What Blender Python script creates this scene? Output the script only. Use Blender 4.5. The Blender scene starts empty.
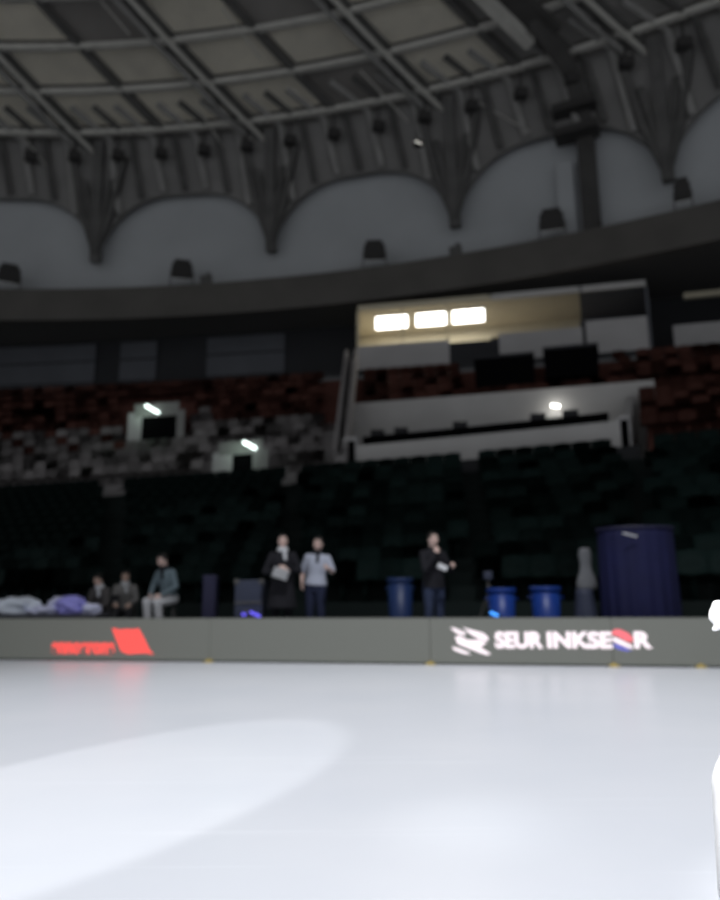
import bpy, bmesh, math, random
from mathutils import Vector, Matrix, noise
random.seed(7)
S = bpy.context.scene
COL = S.collection

# ------------------------------------------------------------------ camera
FPX = 720.0
PITCH = math.radians(11.54)
ROLL = math.radians(0.4)
CAM = Vector((0, 0, 1.0))
fwd = Vector((0, math.cos(PITCH), math.sin(PITCH)))
up0 = Vector((0, -math.sin(PITCH), math.cos(PITCH)))
rt0 = Vector((1, 0, 0))
rt = rt0 * math.cos(ROLL) - up0 * math.sin(ROLL)
up = up0 * math.cos(ROLL) + rt0 * math.sin(ROLL)
cd = bpy.data.cameras.new('camera')
cam = bpy.data.objects.new('camera', cd)
COL.objects.link(cam)
M = Matrix((rt, up, -fwd)).transposed().to_4x4()
M.translation = CAM
cam.matrix_world = M
cd.sensor_fit = 'HORIZONTAL'
cd.sensor_width = 36.0
cd.lens = 36.0
cd.clip_end = 300
cd.dof.use_dof = True
cd.dof.focus_distance = 1.6
cd.dof.aperture_fstop = 2.5
S.camera = cam

# ------------------------------------------------------------------ world, lamps, exposure
S.view_settings.view_transform = 'Standard'
S.view_settings.look = 'None'
S.view_settings.gamma = 1.0
S.view_settings.use_curve_mapping = False
S.view_settings.exposure = 0.0
w = bpy.data.worlds.new('world')
S.world = w
w.use_nodes = True
w.node_tree.nodes['Background'].inputs[0].default_value = (0.93, 0.96, 1.0, 1)
w.node_tree.nodes['Background'].inputs[1].default_value = 0.31


def spot(name, loc, target, watts, size_deg, blend, col=(1, 1, 1), radius=0.25):
    l = bpy.data.lights.new(name, 'SPOT')
    l.energy = watts
    l.spot_size = math.radians(size_deg)
    l.spot_blend = blend
    l.color = col
    l.shadow_soft_size = radius
    o = bpy.data.objects.new(name, l)
    COL.objects.link(o)
    o.location = loc
    d = Vector(target) - Vector(loc)
    o.rotation_euler = d.to_track_quat('-Z', 'Y').to_euler()
    return o


# the show rig hangs over the ice behind and above the camera
spot('ice_rig_spot', (1.0, 1.0, 19.0), (0.5, 4.2, 0), 15000, 66, 0.9, (0.955, 0.962, 1.0), 0.5)
spot('ice_left_spot', (-9.4, -14.4, 9.0), (-1.45, 4.0, 0), 9000, 5.2, 0.22, (1.0, 1.0, 1.0), 0.05)
spot('ice_near_spot', (-3.0, -8.0, 17.0), (0.5, 3.5, 0), 2600, 2.6, 1.0, (1.0, 1.0, 1.0), 0.2)
spot('right_white_fill', (-6.0, -4.0, 9.0), (1.35, 2.15, 0.70), 7000, 5.6, 0.5, (1, 1, 1), 0.2)  # added fill, not part of the rig: brightens the white figure


# ------------------------------------------------------------------ pixel helpers (used to survey the photo)
def ray(px, py):
    return fwd + rt * ((px - 360) / FPX) - up * ((py - 450) / FPX)


def at_h(px, py, h):
    d = ray(px, py)
    return CAM + d * ((h - CAM.z) / d.z)


def at_y(px, py, Y):
    d = ray(px, py)
    return CAM + d * (Y / d.y)


def proj(p):
    v = Vector(p) - CAM
    z = v.dot(fwd)
    return (360 + FPX * v.dot(rt) / z, 450 - FPX * v.dot(up) / z)


class Ring:
    """a horizontal circle of the bowl through three surveyed points"""

    def __init__(s, h, ys=None, c=None, r=None):
        s.h = h
        if ys:
            a, b, q = [at_h(x, y, h) for x, y in zip((0, 360, 720), ys)]
            ax, ay, bx, by, qx, qy = a.x, a.y, b.x, b.y, q.x, q.y
            d = 2 * (ax * (by - qy) + bx * (qy - ay) + qx * (ay - by))
            ux = ((ax * ax + ay * ay) * (by - qy) + (bx * bx + by * by) * (qy - ay) + (qx * qx + qy * qy) * (ay - by)) / d
            uy = ((ax * ax + ay * ay) * (qx - bx) + (bx * bx + by * by) * (ax - qx) + (qx * qx + qy * qy) * (bx - ax)) / d
            s.c = Vector((ux, uy))
            s.r = (Vector((ax, ay)) - s.c).length
        else:
            s.c = Vector(c)
            s.r = r

    def off(s, d, h=None):
        return Ring(s.h if h is None else h, c=s.c, r=s.r + d)

    def pt(s, az, h=None):
        """point of the circle seen at azimuth az (radians right of +Y)"""
        d = Vector((math.sin(az), math.cos(az)))
        b = -s.c.dot(d)
        c = s.c.length_squared - s.r ** 2
        t = -b + math.sqrt(max(b * b - c, 0.0))
        return Vector((d.x * t, d.y * t, s.h if h is None else h))


def az_of(px, ring):
    """azimuth whose ring point projects on column px"""
    lo, hi = -1.2, 1.2
    for _ in range(40):
        m = (lo + hi) / 2
        if proj(ring.pt(m))[0] < px:
            lo = m
        else:
            hi = m
    return (lo + hi) / 2


# ------------------------------------------------------------------ materials
MATS = {}


def mat(name, col, rough=0.7, metal=0.0, var=0.0, scale=4.0, emit=None, estr=0.0, bump=0.0, bscale=40.0, spec=0.3, alpha=None):
    m = bpy.data.materials.new(name)
    m.use_nodes = True
    nt = m.node_tree
    b = nt.nodes['Principled BSDF']
    b.inputs['Roughness'].default_value = rough
    b.inputs['Metallic'].default_value = metal
    b.inputs['Specular IOR Level'].default_value = spec
    b.inputs['Base Color'].default_value = (*col, 1)
    tc = nt.nodes.new('ShaderNodeTexCoord')
    if var:
        n = nt.nodes.new('ShaderNodeTexNoise')
        n.inputs['Scale'].default_value = scale
        n.inputs['Detail'].default_value = 5
        nt.links.new(tc.outputs['Object'], n.inputs['Vector'])
        r = nt.nodes.new('ShaderNodeValToRGB')
        r.color_ramp.elements[0].position = 0.3
        r.color_ramp.elements[1].position = 0.7
        r.color_ramp.elements[0].color = (*[c * (1 - var) for c in col], 1)
        r.color_ramp.elements[1].color = (*[min(1, c * (1 + var)) for c in col], 1)
        nt.links.new(n.outputs['Fac'], r.inputs['Fac'])
        nt.links.new(r.outputs['Color'], b.inputs['Base Color'])
    if bump:
        n2 = nt.nodes.new('ShaderNodeTexNoise')
        n2.inputs['Scale'].default_value = bscale
        n2.inputs['Detail'].default_value = 4
        nt.links.new(tc.outputs['Object'], n2.inputs['Vector'])
        bp = nt.nodes.new('ShaderNodeBump')
        bp.inputs['Strength'].default_value = bump
        bp.inputs['Distance'].default_value = 0.02
        nt.links.new(n2.outputs['Fac'], bp.inputs['Height'])
        nt.links.new(bp.outputs['Normal'], b.inputs['Normal'])
    if emit:
        b.inputs['Emission Color'].default_value = (*emit, 1)
        b.inputs['Emission Strength'].default_value = estr
    MATS[name] = m
    return m


def lin(*rgb):
    return tuple((c / 255 / 12.92) if c / 255 <= 0.04045 else ((c / 255 + 0.055) / 1.055) ** 2.4 for c in rgb)


mat('soffit', (0.10, 0.098, 0.095), 0.9)
mat('wall_grey', (0.40, 0.415, 0.43), 0.85, var=0.06, scale=0.35)
mat('fascia', (0.098, 0.092, 0.085), 0.8, var=0.12, scale=0.6)
mat('backwall', (0.032, 0.033, 0.037), 0.85, var=0.1, scale=0.5)
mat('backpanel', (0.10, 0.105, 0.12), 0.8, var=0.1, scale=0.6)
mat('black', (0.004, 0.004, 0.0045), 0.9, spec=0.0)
mat('darkfloor', (0.025, 0.026, 0.03), 0.6, var=0.2, scale=2)
mat('green_terrace', (0.0075, 0.015, 0.014), 0.8, var=0.2, scale=1)
mat('green_seat', (0.0055, 0.016, 0.0145), 0.7, spec=0.15)
mat('red_seat', (0.085, 0.032, 0.024), 0.7, spec=0.2)
mat('white_seat', (0.22, 0.205, 0.205), 0.65)
mat('concrete', (0.26, 0.245, 0.245), 0.85, var=0.12, scale=1.2)
mat('red_terrace', (0.10, 0.036, 0.027), 0.85, var=0.12, scale=1.2)
mat('vom_shaded', (0.24, 0.235, 0.23), 0.85, var=0.1, scale=1.0)  # darker grey paints the weaker light away from the lamp side
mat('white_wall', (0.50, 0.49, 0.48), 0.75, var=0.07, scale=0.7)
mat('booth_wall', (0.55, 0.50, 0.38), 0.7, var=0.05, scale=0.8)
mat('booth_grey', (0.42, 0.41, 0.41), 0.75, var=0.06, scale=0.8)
mat('apron', (0.20, 0.195, 0.19), 0.9, var=0.15, scale=0.5)
mat('roof_skin', (0.19, 0.18, 0.17), 0.9, var=0.15, scale=0.4)
mat('column_dark', (0.06, 0.058, 0.056), 0.8, var=0.2, scale=1)
mat('hood_dark', (0.045, 0.043, 0.042), 0.8)
mat('steel', (0.30, 0.295, 0.285), 0.6, var=0.12, scale=1.5)
mat('steel_pale', (0.50, 0.49, 0.455), 0.5, var=0.1, scale=1.5)
mat('steel_dark', (0.10, 0.098, 0.095), 0.65, var=0.2, scale=1.5)
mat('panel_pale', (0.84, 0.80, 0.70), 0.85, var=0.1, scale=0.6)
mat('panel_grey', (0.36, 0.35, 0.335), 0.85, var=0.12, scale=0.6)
mat('lamp_white', (0.9, 0.9, 0.9), 0.4, emit=(1.0, 0.98, 0.9), estr=6.0)
mat('lamp_green', (0.9, 0.95, 0.9), 0.4, emit=(0.85, 1.0, 0.95), estr=3.5)
mat('lamp_dull', (0.7, 0.7, 0.68), 0.4, var=0.05)
mat('board_face', (0.15, 0.155, 0.14), 0.45, emit=(0.62, 0.65, 0.58), estr=0.075)
mat('board_frame', (0.12, 0.125, 0.115), 0.5)
mat('led_white', (0.8, 0.75, 0.77), 0.5, emit=(1.0, 0.84, 0.885), estr=0.72)
mat('led_red', (0.5, 0.05, 0.04), 0.5, emit=(1.0, 0.10, 0.09), estr=0.95)
mat('led_pink', (0.5, 0.1, 0.1), 0.5, emit=(1.0, 0.20, 0.25), estr=0.75)
mat('led_blue', (0.1, 0.1, 0.4), 0.5, emit=(0.20, 0.20, 0.70), estr=0.6)
mat('yellow_foot', (0.55, 0.42, 0.12), 0.6)
mat('skin_a', (0.66, 0.48, 0.42), 0.55)
mat('skin_b', (0.60, 0.42, 0.34), 0.55)
mat('lips', (0.30, 0.12, 0.10), 0.5)
mat('eye_dark', (0.02, 0.015, 0.012), 0.3)
mat('hair', (0.010, 0.009, 0.008), 0.5, bump=0.3, bscale=120)
mat('cloth_black', (0.010, 0.010, 0.014), 0.85)
mat('cloth_dark', (0.030, 0.030, 0.034), 0.85)
mat('cloth_charcoal', (0.075, 0.070, 0.068), 0.85)
mat('cloth_ash', (0.20, 0.195, 0.19), 0.85)
mat('cloth_grey', (0.14, 0.145, 0.155), 0.85, var=0.1, scale=8)
mat('cloth_pale', (0.55, 0.56, 0.58), 0.85)
mat('cloth_white', (0.42, 0.45, 0.54), 0.85, var=0.05, scale=9)
mat('cloth_teal', (0.10, 0.14, 0.15), 0.85)
mat('cloth_skyblue', (0.13, 0.175, 0.20), 0.85)
mat('cloth_navy', (0.018, 0.024, 0.055), 0.85)
mat('denim', (0.030, 0.042, 0.085), 0.85, var=0.15, scale=12)
mat('costume_white', (0.92, 0.92, 0.92), 0.7)
mat('glove_shade', (0.75, 0.74, 0.72), 0.7)
mat('tub_blue', (0.008, 0.035, 0.20), 0.4)
mat('tub_navy', (0.010, 0.025, 0.085), 0.45)
mat('booth_blue', (0.006, 0.0075, 0.045), 0.75, var=0.15, scale=3)
mat('case_blue', (0.040, 0.048, 0.080), 0.55, var=0.1, scale=4)
mat('case_navy', (0.022, 0.022, 0.055), 0.55)
mat('table_top', (0.10, 0.10, 0.12), 0.6)
mat('bag_lilac', (0.66, 0.68, 0.88), 0.6, bump=0.5, bscale=14)
mat('bag_violet', (0.33, 0.32, 0.80), 0.5, bump=0.5, bscale=14)
mat('bag_white', (0.74, 0.80, 0.90), 0.6, bump=0.5, bscale=14)
mat('glow_cyan', (0.1, 0.3, 0.9), 0.4, emit=(0.05, 0.32, 1.0), estr=1.6)
mat('glow_violet', (0.1, 0.1, 0.8), 0.4, emit=(0.16, 0.12, 1.0), estr=1.0)
mat('boot_black', (0.015, 0.015, 0.015), 0.4)
mat('chair_dark', (0.020, 0.020, 0.024), 0.5)
mat('glass', (0.9, 0.95, 0.95), 0.05)
g = MATS['glass'].node_tree.nodes['Principled BSDF']
g.inputs['Transmission Weight'].default_value = 1.0
g.inputs['IOR'].default_value = 1.05


def ice_mat():
    m = bpy.data.materials.new('ice')
    m.use_nodes = True
    nt = m.node_tree
    b = nt.nodes['Principled BSDF']
    tc = nt.nodes.new('ShaderNodeTexCoord')
    n = nt.nodes.new('ShaderNodeTexNoise')
    n.inputs['Scale'].default_value = 0.55
    n.inputs['Detail'].default_value = 6
    nt.links.new(tc.outputs['Object'], n.inputs['Vector'])
    r = nt.nodes.new('ShaderNodeValToRGB')
    r.color_ramp.elements[0].position = 0.3
    r.color_ramp.elements[1].position = 0.7
    r.color_ramp.elements[0].color = (0.74, 0.77, 0.82, 1)
    r.color_ramp.elements[1].color = (0.80, 0.82, 0.86, 1)
    nt.links.new(n.outputs['Fac'], r.inputs['Fac'])
    # long faint skate tracks
    mp = nt.nodes.new('ShaderNodeMapping')
    mp.inputs['Rotation'].default_value = (0, 0, 0.9)
    mp.inputs['Scale'].default_value = (0.25, 9.0, 1)
    nt.links.new(tc.outputs['Object'], mp.inputs['Vector'])
    n2 = nt.nodes.new('ShaderNodeTexNoise')
    n2.inputs['Scale'].default_value = 1.3
    n2.inputs['Detail'].default_value = 8
    nt.links.new(mp.outputs['Vector'], n2.inputs['Vector'])
    r2 = nt.nodes.new('ShaderNodeValToRGB')
    r2.color_ramp.elements[0].position = 0.62
    r2.color_ramp.elements[1].position = 0.72
    r2.color_ramp.elements[0].color = (0, 0, 0, 1)
    r2.color_ramp.elements[1].color = (0.05, 0.05, 0.05, 1)
    nt.links.new(n2.outputs['Fac'], r2.inputs['Fac'])
    ad = nt.nodes.new('ShaderNodeMixRGB')
    ad.blend_type = 'ADD'
    ad.inputs[0].default_value = 1
    nt.links.new(r.outputs['Color'], ad.inputs[1])
    nt.links.new(r2.outputs['Color'], ad.inputs[2])
    nt.links.new(ad.outputs['Color'], b.inputs['Base Color'])
    b.inputs['Roughness'].default_value = 0.29
    b.inputs['Specular IOR Level'].default_value = 0.45
    b.inputs['IOR'].default_value = 1.31
    bp = nt.nodes.new('ShaderNodeBump')
    bp.inputs['Strength'].default_value = 0.08
    bp.inputs['Distance'].default_value = 0.01
    nt.links.new(n2.outputs['Fac'], bp.inputs['Height'])
    nt.links.new(bp.outputs['Normal'], b.inputs['Normal'])
    MATS['ice'] = m


ice_mat()


# ------------------------------------------------------------------ mesh helpers
def link_mesh(name, bm, m, parent=None, smooth=False):
    me = bpy.data.meshes.new(name)
    bmesh.ops.recalc_face_normals(bm, faces=bm.faces)
    bm.to_mesh(me)
    bm.free()
    ms = m if isinstance(m, (list, tuple)) else [m]
    for k in ms:
        me.materials.append(MATS[k])
    if smooth:
        for p in me.polygons:
            p.use_smooth = True
    o = bpy.data.objects.new(name, me)
    COL.objects.link(o)
    if parent is not None:
        o.parent = parent
    return o


def tag(o, label, cat, group=None, kind=None):
    if label:
        o['label'] = label
    if cat:
        o['category'] = cat
    if group:
        o['group'] = group
    if kind:
        o['kind'] = kind
    return o


def thing(name, label, cat, loc=(0, 0, 0), rotz=0.0, group=None):
    o = bpy.data.objects.new(name, None)
    o.empty_display_size = 0.1
    COL.objects.link(o)
    o.location = loc
    o.rotation_euler = (0, 0, rotz)
    return tag(o, label, cat, group)


def struct(o):
    o['kind'] = 'structure'
    return o


def box(bm, c, s, rotz=0.0, bevel=0.0, mtx=None):
    r = bmesh.ops.create_cube(bm, size=1.0)
    vs = r['verts']
    bmesh.ops.scale(bm, vec=s, verts=vs)
    if bevel:
        es = list({e for v in vs for e in v.link_edges})
        q = bmesh.ops.bevel(bm, geom=es, offset=bevel, segments=2, affect='EDGES', profile=0.5)
        vs = list({v for f in q['faces'] for v in f.verts} | {v for v in vs if v.is_valid})
    mt = Matrix.Translation(c) @ Matrix.Rotation(rotz, 4, 'Z')
    if mtx is not None:
        mt = mtx @ mt
    bmesh.ops.transform(bm, matrix=mt, verts=vs)
    return vs


def tube(bm, pts, r, n=8, cap=True, r1=None):
    """tube through points; r may taper to r1"""
    pts = [Vector(p) for p in pts]
    rings = []
    N = len(pts)
    ref = None
    for i, p in enumerate(pts):
        d = (pts[min(i + 1, N - 1)] - pts[max(i - 1, 0)]).normalized()
        if ref is None:
            ref = Vector((0, 0, 1)) if abs(d.z) < 0.9 else Vector((1, 0, 0))
        u = d.cross(ref).normalized()
        v = d.cross(u).normalized()
        rr = r if r1 is None else r + (r1 - r) * i / max(1, N - 1)
        rings.append([bm.verts.new(p + (u * math.cos(2 * math.pi * k / n) + v * math.sin(2 * math.pi * k / n)) * rr) for k in range(n)])
    for a, b in zip(rings, rings[1:]):
        for k in range(n):
            bm.faces.new((a[k], a[(k + 1) % n], b[(k + 1) % n], b[k]))
    if cap:
        bm.faces.new(rings[0][::-1])
        bm.faces.new(rings[-1])


def beam(bm, pts, wdt, hgt, upv=None):
    """rectangular beam along points"""
    pts = [Vector(p) for p in pts]
    N = len(pts)
    rings = []
    for i, p in enumerate(pts):
        d = (pts[min(i + 1, N - 1)] - pts[max(i - 1, 0)]).normalized()
        uv = Vector((0, 0, 1)) if upv is None else upv
        s = d.cross(uv).normalized()
        v = s.cross(d).normalized()
        rings.append([bm.verts.new(p + s * (a * wdt / 2) + v * (b * hgt / 2)) for a, b in ((-1, -1), (1, -1), (1, 1), (-1, 1))])
    for a, b in zip(rings, rings[1:]):
        for k in range(4):
            bm.faces.new((a[k], a[(k + 1) % 4], b[(k + 1) % 4], b[k]))
    bm.faces.new(rings[0][::-1])
    bm.faces.new(rings[-1])


def lathe(bm, prof, n=24, c=(0, 0, 0)):
    c = Vector(c)
    rings = []
    for r, z in prof:
        rings.append([bm.verts.new(c + Vector((r * math.cos(2 * math.pi * k / n), r * math.sin(2 * math.pi * k / n), z))) for k in range(n)])
    for a, b in zip(rings, rings[1:]):
        for k in range(n):
            bm.faces.new((a[k], a[(k + 1) % n], b[(k + 1) % n], b[k]))
    bm.faces.new(rings[0][::-1])
    bm.faces.new(rings[-1])


def loft(bm, polys, closed=False):
    rows = [[bm.verts.new(p) for p in pl] for pl in polys]
    if closed:
        rows.append(rows[0])
    for a, b in zip(rows, rows[1:]):
        for k in range(len(a) - 1):
            bm.faces.new((a[k], a[k + 1], b[k + 1], b[k]))


def ring_solid(name, m, profile, az0, az1, n=48, parent=None):
    """profile: closed list of (ring, height) swept between two azimuths, capped"""
    bm = bmesh.new()
    azs = [az0 + (az1 - az0) * i / n for i in range(n + 1)]
    rows = [[bm.verts.new(rg.pt(a, h)) for rg, h in profile] for a in azs]
    L = len(profile)
    for a, b in zip(rows, rows[1:]):
        for k in range(L):
            bm.faces.new((a[k], a[(k + 1) % L], b[(k + 1) % L], b[k]))
    bm.faces.new(rows[0])
    bm.faces.new(rows[-1][::-1])
    return link_mesh(name, bm, m, parent)


# ------------------------------------------------------------------ the bowl: surveyed circles
FLOOR = 0.30
G_top = Ring(5.0, (487, 462, 430))
G_bot = G_top.off(-6.2, 0.9)
G_end = G_top.off(0, 4.45)     # last step of the green stand; seat tops reach the surveyed line

S_top = Ring(11.0, (385, 366, 339))
S_end = S_top.off(0, 10.4)
FB = Ring(14.6, (320, 301, 239))
AZ0, AZ1 = -0.95, 0.95
C0 = FB.c
RW = FB.r + 1.6             # radius of the upper wall
WALL = Ring(19.3, c=C0, r=RW)
H_FT = 16.25                # fascia top

# floor: ice sheet
bm = bmesh.new()
bl0, bl1 = at_h(0, 660, 0), at_h(720, 668, 0)
bdir = (bl1 - bl0).normalized()
bnrm = Vector((-bdir.y, bdir.x, 0))       # away from the camera
if bnrm.y < 0:
    bnrm = -bnrm
e0 = bl0 - bdir * 14 + bnrm * 0.3
e1 = bl1 + bdir * 14 + bnrm * 0.3
q = [e0, e1, e1 - bnrm * 28, e0 - bnrm * 28]
vt = [bm.verts.new((p.x, p.y, 0)) for p in q]
vb = [bm.verts.new((p.x, p.y, -0.15)) for p in q]
bm.faces.new(vt)
bm.faces.new(vb[::-1])
for k in range(4):
    bm.faces.new((vt[k], vb[k], vb[(k + 1) % 4], vt[(k + 1) % 4]))
struct(link_mesh('floor', bm, 'ice'))

# raised arena floor between the boards and the stands
bm = bmesh.new()
n = 40
near, far = [], []
for i in range(n + 1):
    a = AZ0 + (AZ1 - AZ0) * i / n
    d = Vector((math.sin(a), math.cos(a), 0))
    s0 = bl0 + bnrm * 0.32
    t = (s0.dot(bnrm)) / d.dot(bnrm)
    near.append(d * t)
    f = G_bot.off(1.5).pt(a)
    far.append(Vector((f.x, f.y, 0)))
loft(bm, [[Vector((p.x, p.y, -0.1)) for p in near], [Vector((p.x, p.y, FLOOR)) for p in near], [Vector((p.x, p.y, FLOOR)) for p in far]])
struct(link_mesh('floor_arena', bm, 'darkfloor'))

# lower stand: stepped terrace
NG = 12


def mixring(A, B, t, h=None):
    return Ring((A.h + (B.h - A.h) * t) if h is None else h, c=A.c + (B.c - A.c) * t, r=A.r + (B.r - A.r) * t)


def terrace(name, A, B, rows, m, az0, az1, back=0.6, n=40):
    """stepped solid from ring A (low, front) to ring B (high, back)"""
    prof = []
    dh = (B.h - A.h) / rows
    prof.append((A, A.h - 0.65))
    for i in range(rows):
        ra = mixring(A, B, i / rows)
        rb = mixring(A, B, (i + 1) / rows)
        h = A.h + dh * i
        prof.append((ra, h))
        prof.append((rb, h))
    rb = mixring(A, B, 1.0)
    prof.append((rb, B.h))
    prof.append((B.off(back), B.h))
    prof.append((B.off(back), A.h - 0.65))
    return struct(ring_solid(name, m, prof, az0, az1, n))


terrace('terrace_lower', G_bot, G_end, NG, 'green_terrace', AZ0, AZ1, 1.3)
W_bot = G_top.off(1.0, 5.0)
NW = 12
# upper stand: left of the white box, and right of it, and the strip above it
azL = az_of(349, W_bot)
azR = az_of(648, W_bot)
HALF = mixring(W_bot, S_end, 0.5)
terrace('terrace_upper_left', W_bot, HALF, 6, 'concrete', AZ0, azL, 0.3)
terrace('terrace_upper_left', HALF, S_end, 6, 'red_terrace', AZ0, azL)
terrace('terrace_upper_right', W_bot, S_end, NW, 'red_terrace', azR, AZ1)
MID = mixring(W_bot, S_end, 7 / NW)
terrace('terrace_upper_middle', MID, S_end, 5, 'red_terrace', azL, azR)

# concourse deck, back wall, overhang, fascia, upper wall
BACK = S_top.off(4.5)
ring = S_top.off(0.55)
struct(ring_solid('floor_concourse', 'darkfloor', [(ring, 10.75), (ring, 11.0), (BACK.off(0.5), 11.0), (BACK.off(0.5), 10.75)], AZ0, AZ1))
struct(ring_solid('wall_back', 'backwall', [(BACK, 11.0), (BACK.off(0.4), 11.0), (BACK.off(0.4), 16.0), (BACK, 16.0)], AZ0, AZ1))
struct(ring_solid('trim_1', 'fascia', [(FB, 14.6), (FB, H_FT), (FB.off(2.2), H_FT), (FB.off(2.2), 15.9), (FB.off(0.35), 15.9), (FB.off(0.35), 14.6)], AZ0, AZ1, 64))
struct(ring_solid('trim_2', 'soffit', [(FB.off(0.34), 14.72), (FB.off(0.34), 14.9), (FB.off(7.5), 14.9), (FB.off(7.5), 14.72)], AZ0, AZ1, 64))
H_WT = 25.0
struct(ring_solid('wall_upper', 'wall_grey', [(WALL, H_FT - 0.3), (WALL.off(0.4), H_FT - 0.3), (WALL.off(0.4), H_WT + 0.6), (WALL, H_WT + 0.6)], AZ0, AZ1, 64))

# grey panels (shutters) on the back wall under the overhang
for k, (xa, xb, lab) in enumerate([(-60, 92, 'pale grey shutter on the dark concourse wall at the left edge'),
                                   (117, 154, 'narrow grey shutter on the concourse wall above the vomitory'),
                                   (205, 284, 'grey shutter on the concourse wall between two dark bays')]):
    a0, a1 = az_of(xa, BACK), az_of(xb, BACK)
    t = thing('wall_shutter', lab, 'shutter')
    ring_solid('shutter_panel', 'backpanel', [(BACK.off(-0.12), 11.05), (BACK.off(-0.02), 11.05), (BACK.off(-0.02), 14.5), (BACK.off(-0.12), 14.5)], a0, a1, 6, t)
    for hh in (11.1, 12.3, 13.5):
        ring_solid('slat_rail', 'backwall', [(BACK.off(-0.17), hh), (BACK.off(-0.10), hh), (BACK.off(-0.10), hh + 0.07), (BACK.off(-0.17), hh + 0.07)], a0, a1, 6, t)

# ------------------------------------------------------------------ roof
RISE = 19.0
ZT = 24.6


def zroof(r):
    return ZT + RISE * (1 - (r / RW) ** 2)


def RP(r, deg, dz=0.0):
    a = math.radians(deg)
    return Vector((C0.x + r * math.cos(a), C0.y + r * math.sin(a), zroof(r) + dz))


PHI0, DPHI = 79.5, 8.73
KS = list(range(-6, 5))
PH_MIN, PH_MAX = PHI0 + DPHI * (KS[0] - 0.5), PHI0 + DPHI * (KS[-1] + 0.5)

bm = bmesh.new()
rr = [RW + 0.4 - 1.5 * i for i in range(0, 30)]
ph = [PH_MIN + (PH_MAX - PH_MIN) * i / 90 for i in range(91)]
loft(bm, [[RP(r, p) for r in rr] for p in ph])
loft(bm, [[RP(r, p, 0.25) for r in rr] for p in ph])
ceiling = struct(link_mesh('ceiling', bm, 'roof_skin'))

# arched lattice apron hanging in front of the upper wall: one bay per pair of rib feet
H_FOOT, H_APEX = 18.9, 21.9


def arch(u):
    u = abs(u) * 2
    return H_FOOT + (H_APEX - H_FOOT) * (1 - (1 - min(1, u)) ** 3.2)


def wallp(r, deg, z):
    a = math.radians(deg)
    return Vector((C0.x + r * math.cos(a), C0.y + r * math.sin(a), z))


SKEW = 0.77      # degrees a joist drifts round the dome per metre it climbs


def RPS(r, deg, dz=0.0):
    return RP(r, deg + SKEW * (RW - r), dz)


RINGS = [RW - 0.5] + [RW - 1.5 - 1.8 * i for i in range(0, 12)]
for k in KS:
    pc = PHI0 + DPHI * k
    # apron (arched soffit) between this foot and the next
    bm = bmesh.new()
    us = [i / 40 for i in range(41)]

    def lo(u):
        return arch(u if u <= 0.5 else 1 - u)
    f0 = [wallp(RW - 0.55, pc + DPHI * u, lo(u)) for u in us]
    f1 = [wallp(RW - 0.9, pc + DPHI * u, zroof(RW - 0.9) - 0.1) for u in us]
    b0 = [wallp(RW - 0.25, pc + DPHI * u, lo(u)) for u in us]
    loft(bm, [list(x) for x in zip(f1, f0, b0)])
    ap = struct(link_mesh('ceiling_apron', bm, 'apron'))
    # joists on the apron
    for j in range(1, 8):
        u = j / 8
        bm = bmesh.new()
        zl = lo(u)
        beam(bm, [wallp(RW - 0.75, pc + DPHI * u, zl + 0.1), wallp(RW - 1.1, pc + DPHI * u + 0.55, zroof(RW - 1.1) - 0.35), RPS(RW - 2.6, pc + DPHI * u, -0.35)], 0.16, 0.28)
        link_mesh('joist', bm, 'steel' if j % 2 else 'steel_dark', ap)
    # dark hooded openings in a row above the arches
    for j in range(4):
        u = (j + 0.5) / 4
        bm = bmesh.new()
        c = wallp(RW - 1.3, pc + DPHI * u, zroof(RW - 1.3) - 1.55)
        beam(bm, [c, c + Vector((0, 0, 1.3))], 0.10, 0.10, upv=Vector((0, 1, 0)))
        box(bm, c, (0.5, 0.62, 0.45), math.radians(pc + DPHI * u + 25), 0.08)
        link_mesh('hood', bm, 'hood_dark', ap)
    # rib foot: tapering V of plates and struts standing on the wall
    ft = thing('rib_foot', None, None)
    ft['kind'] = 'structure'
    bm = bmesh.new()
    for sgn in (-1, 1):
        for spread, zz in ((0.08, 22.6), (0.15, 23.9)):
            beam(bm, [wallp(RW - 0.62, pc, H_FOOT - 0.35), wallp(RW - 0.8, pc + sgn * DPHI * spread * 0.55, H_FOOT + 1.9), wallp(RW - 1.0, pc + sgn * DPHI * spread, zz)], 0.24, 0.3)
    link_mesh('strut', bm, 'steel_dark', ft)
    bm = bmesh.new()
    beam(bm, [wallp(RW - 0.5, pc, H_FOOT - 0.7), wallp(RW - 0.7, pc, H_FOOT + 1.5), wallp(RW - 1.0, pc, zroof(RW - 1.0) - 0.4)], 0.5, 0.4)
    link_mesh('post', bm, 'steel_dark', ft)

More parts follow.
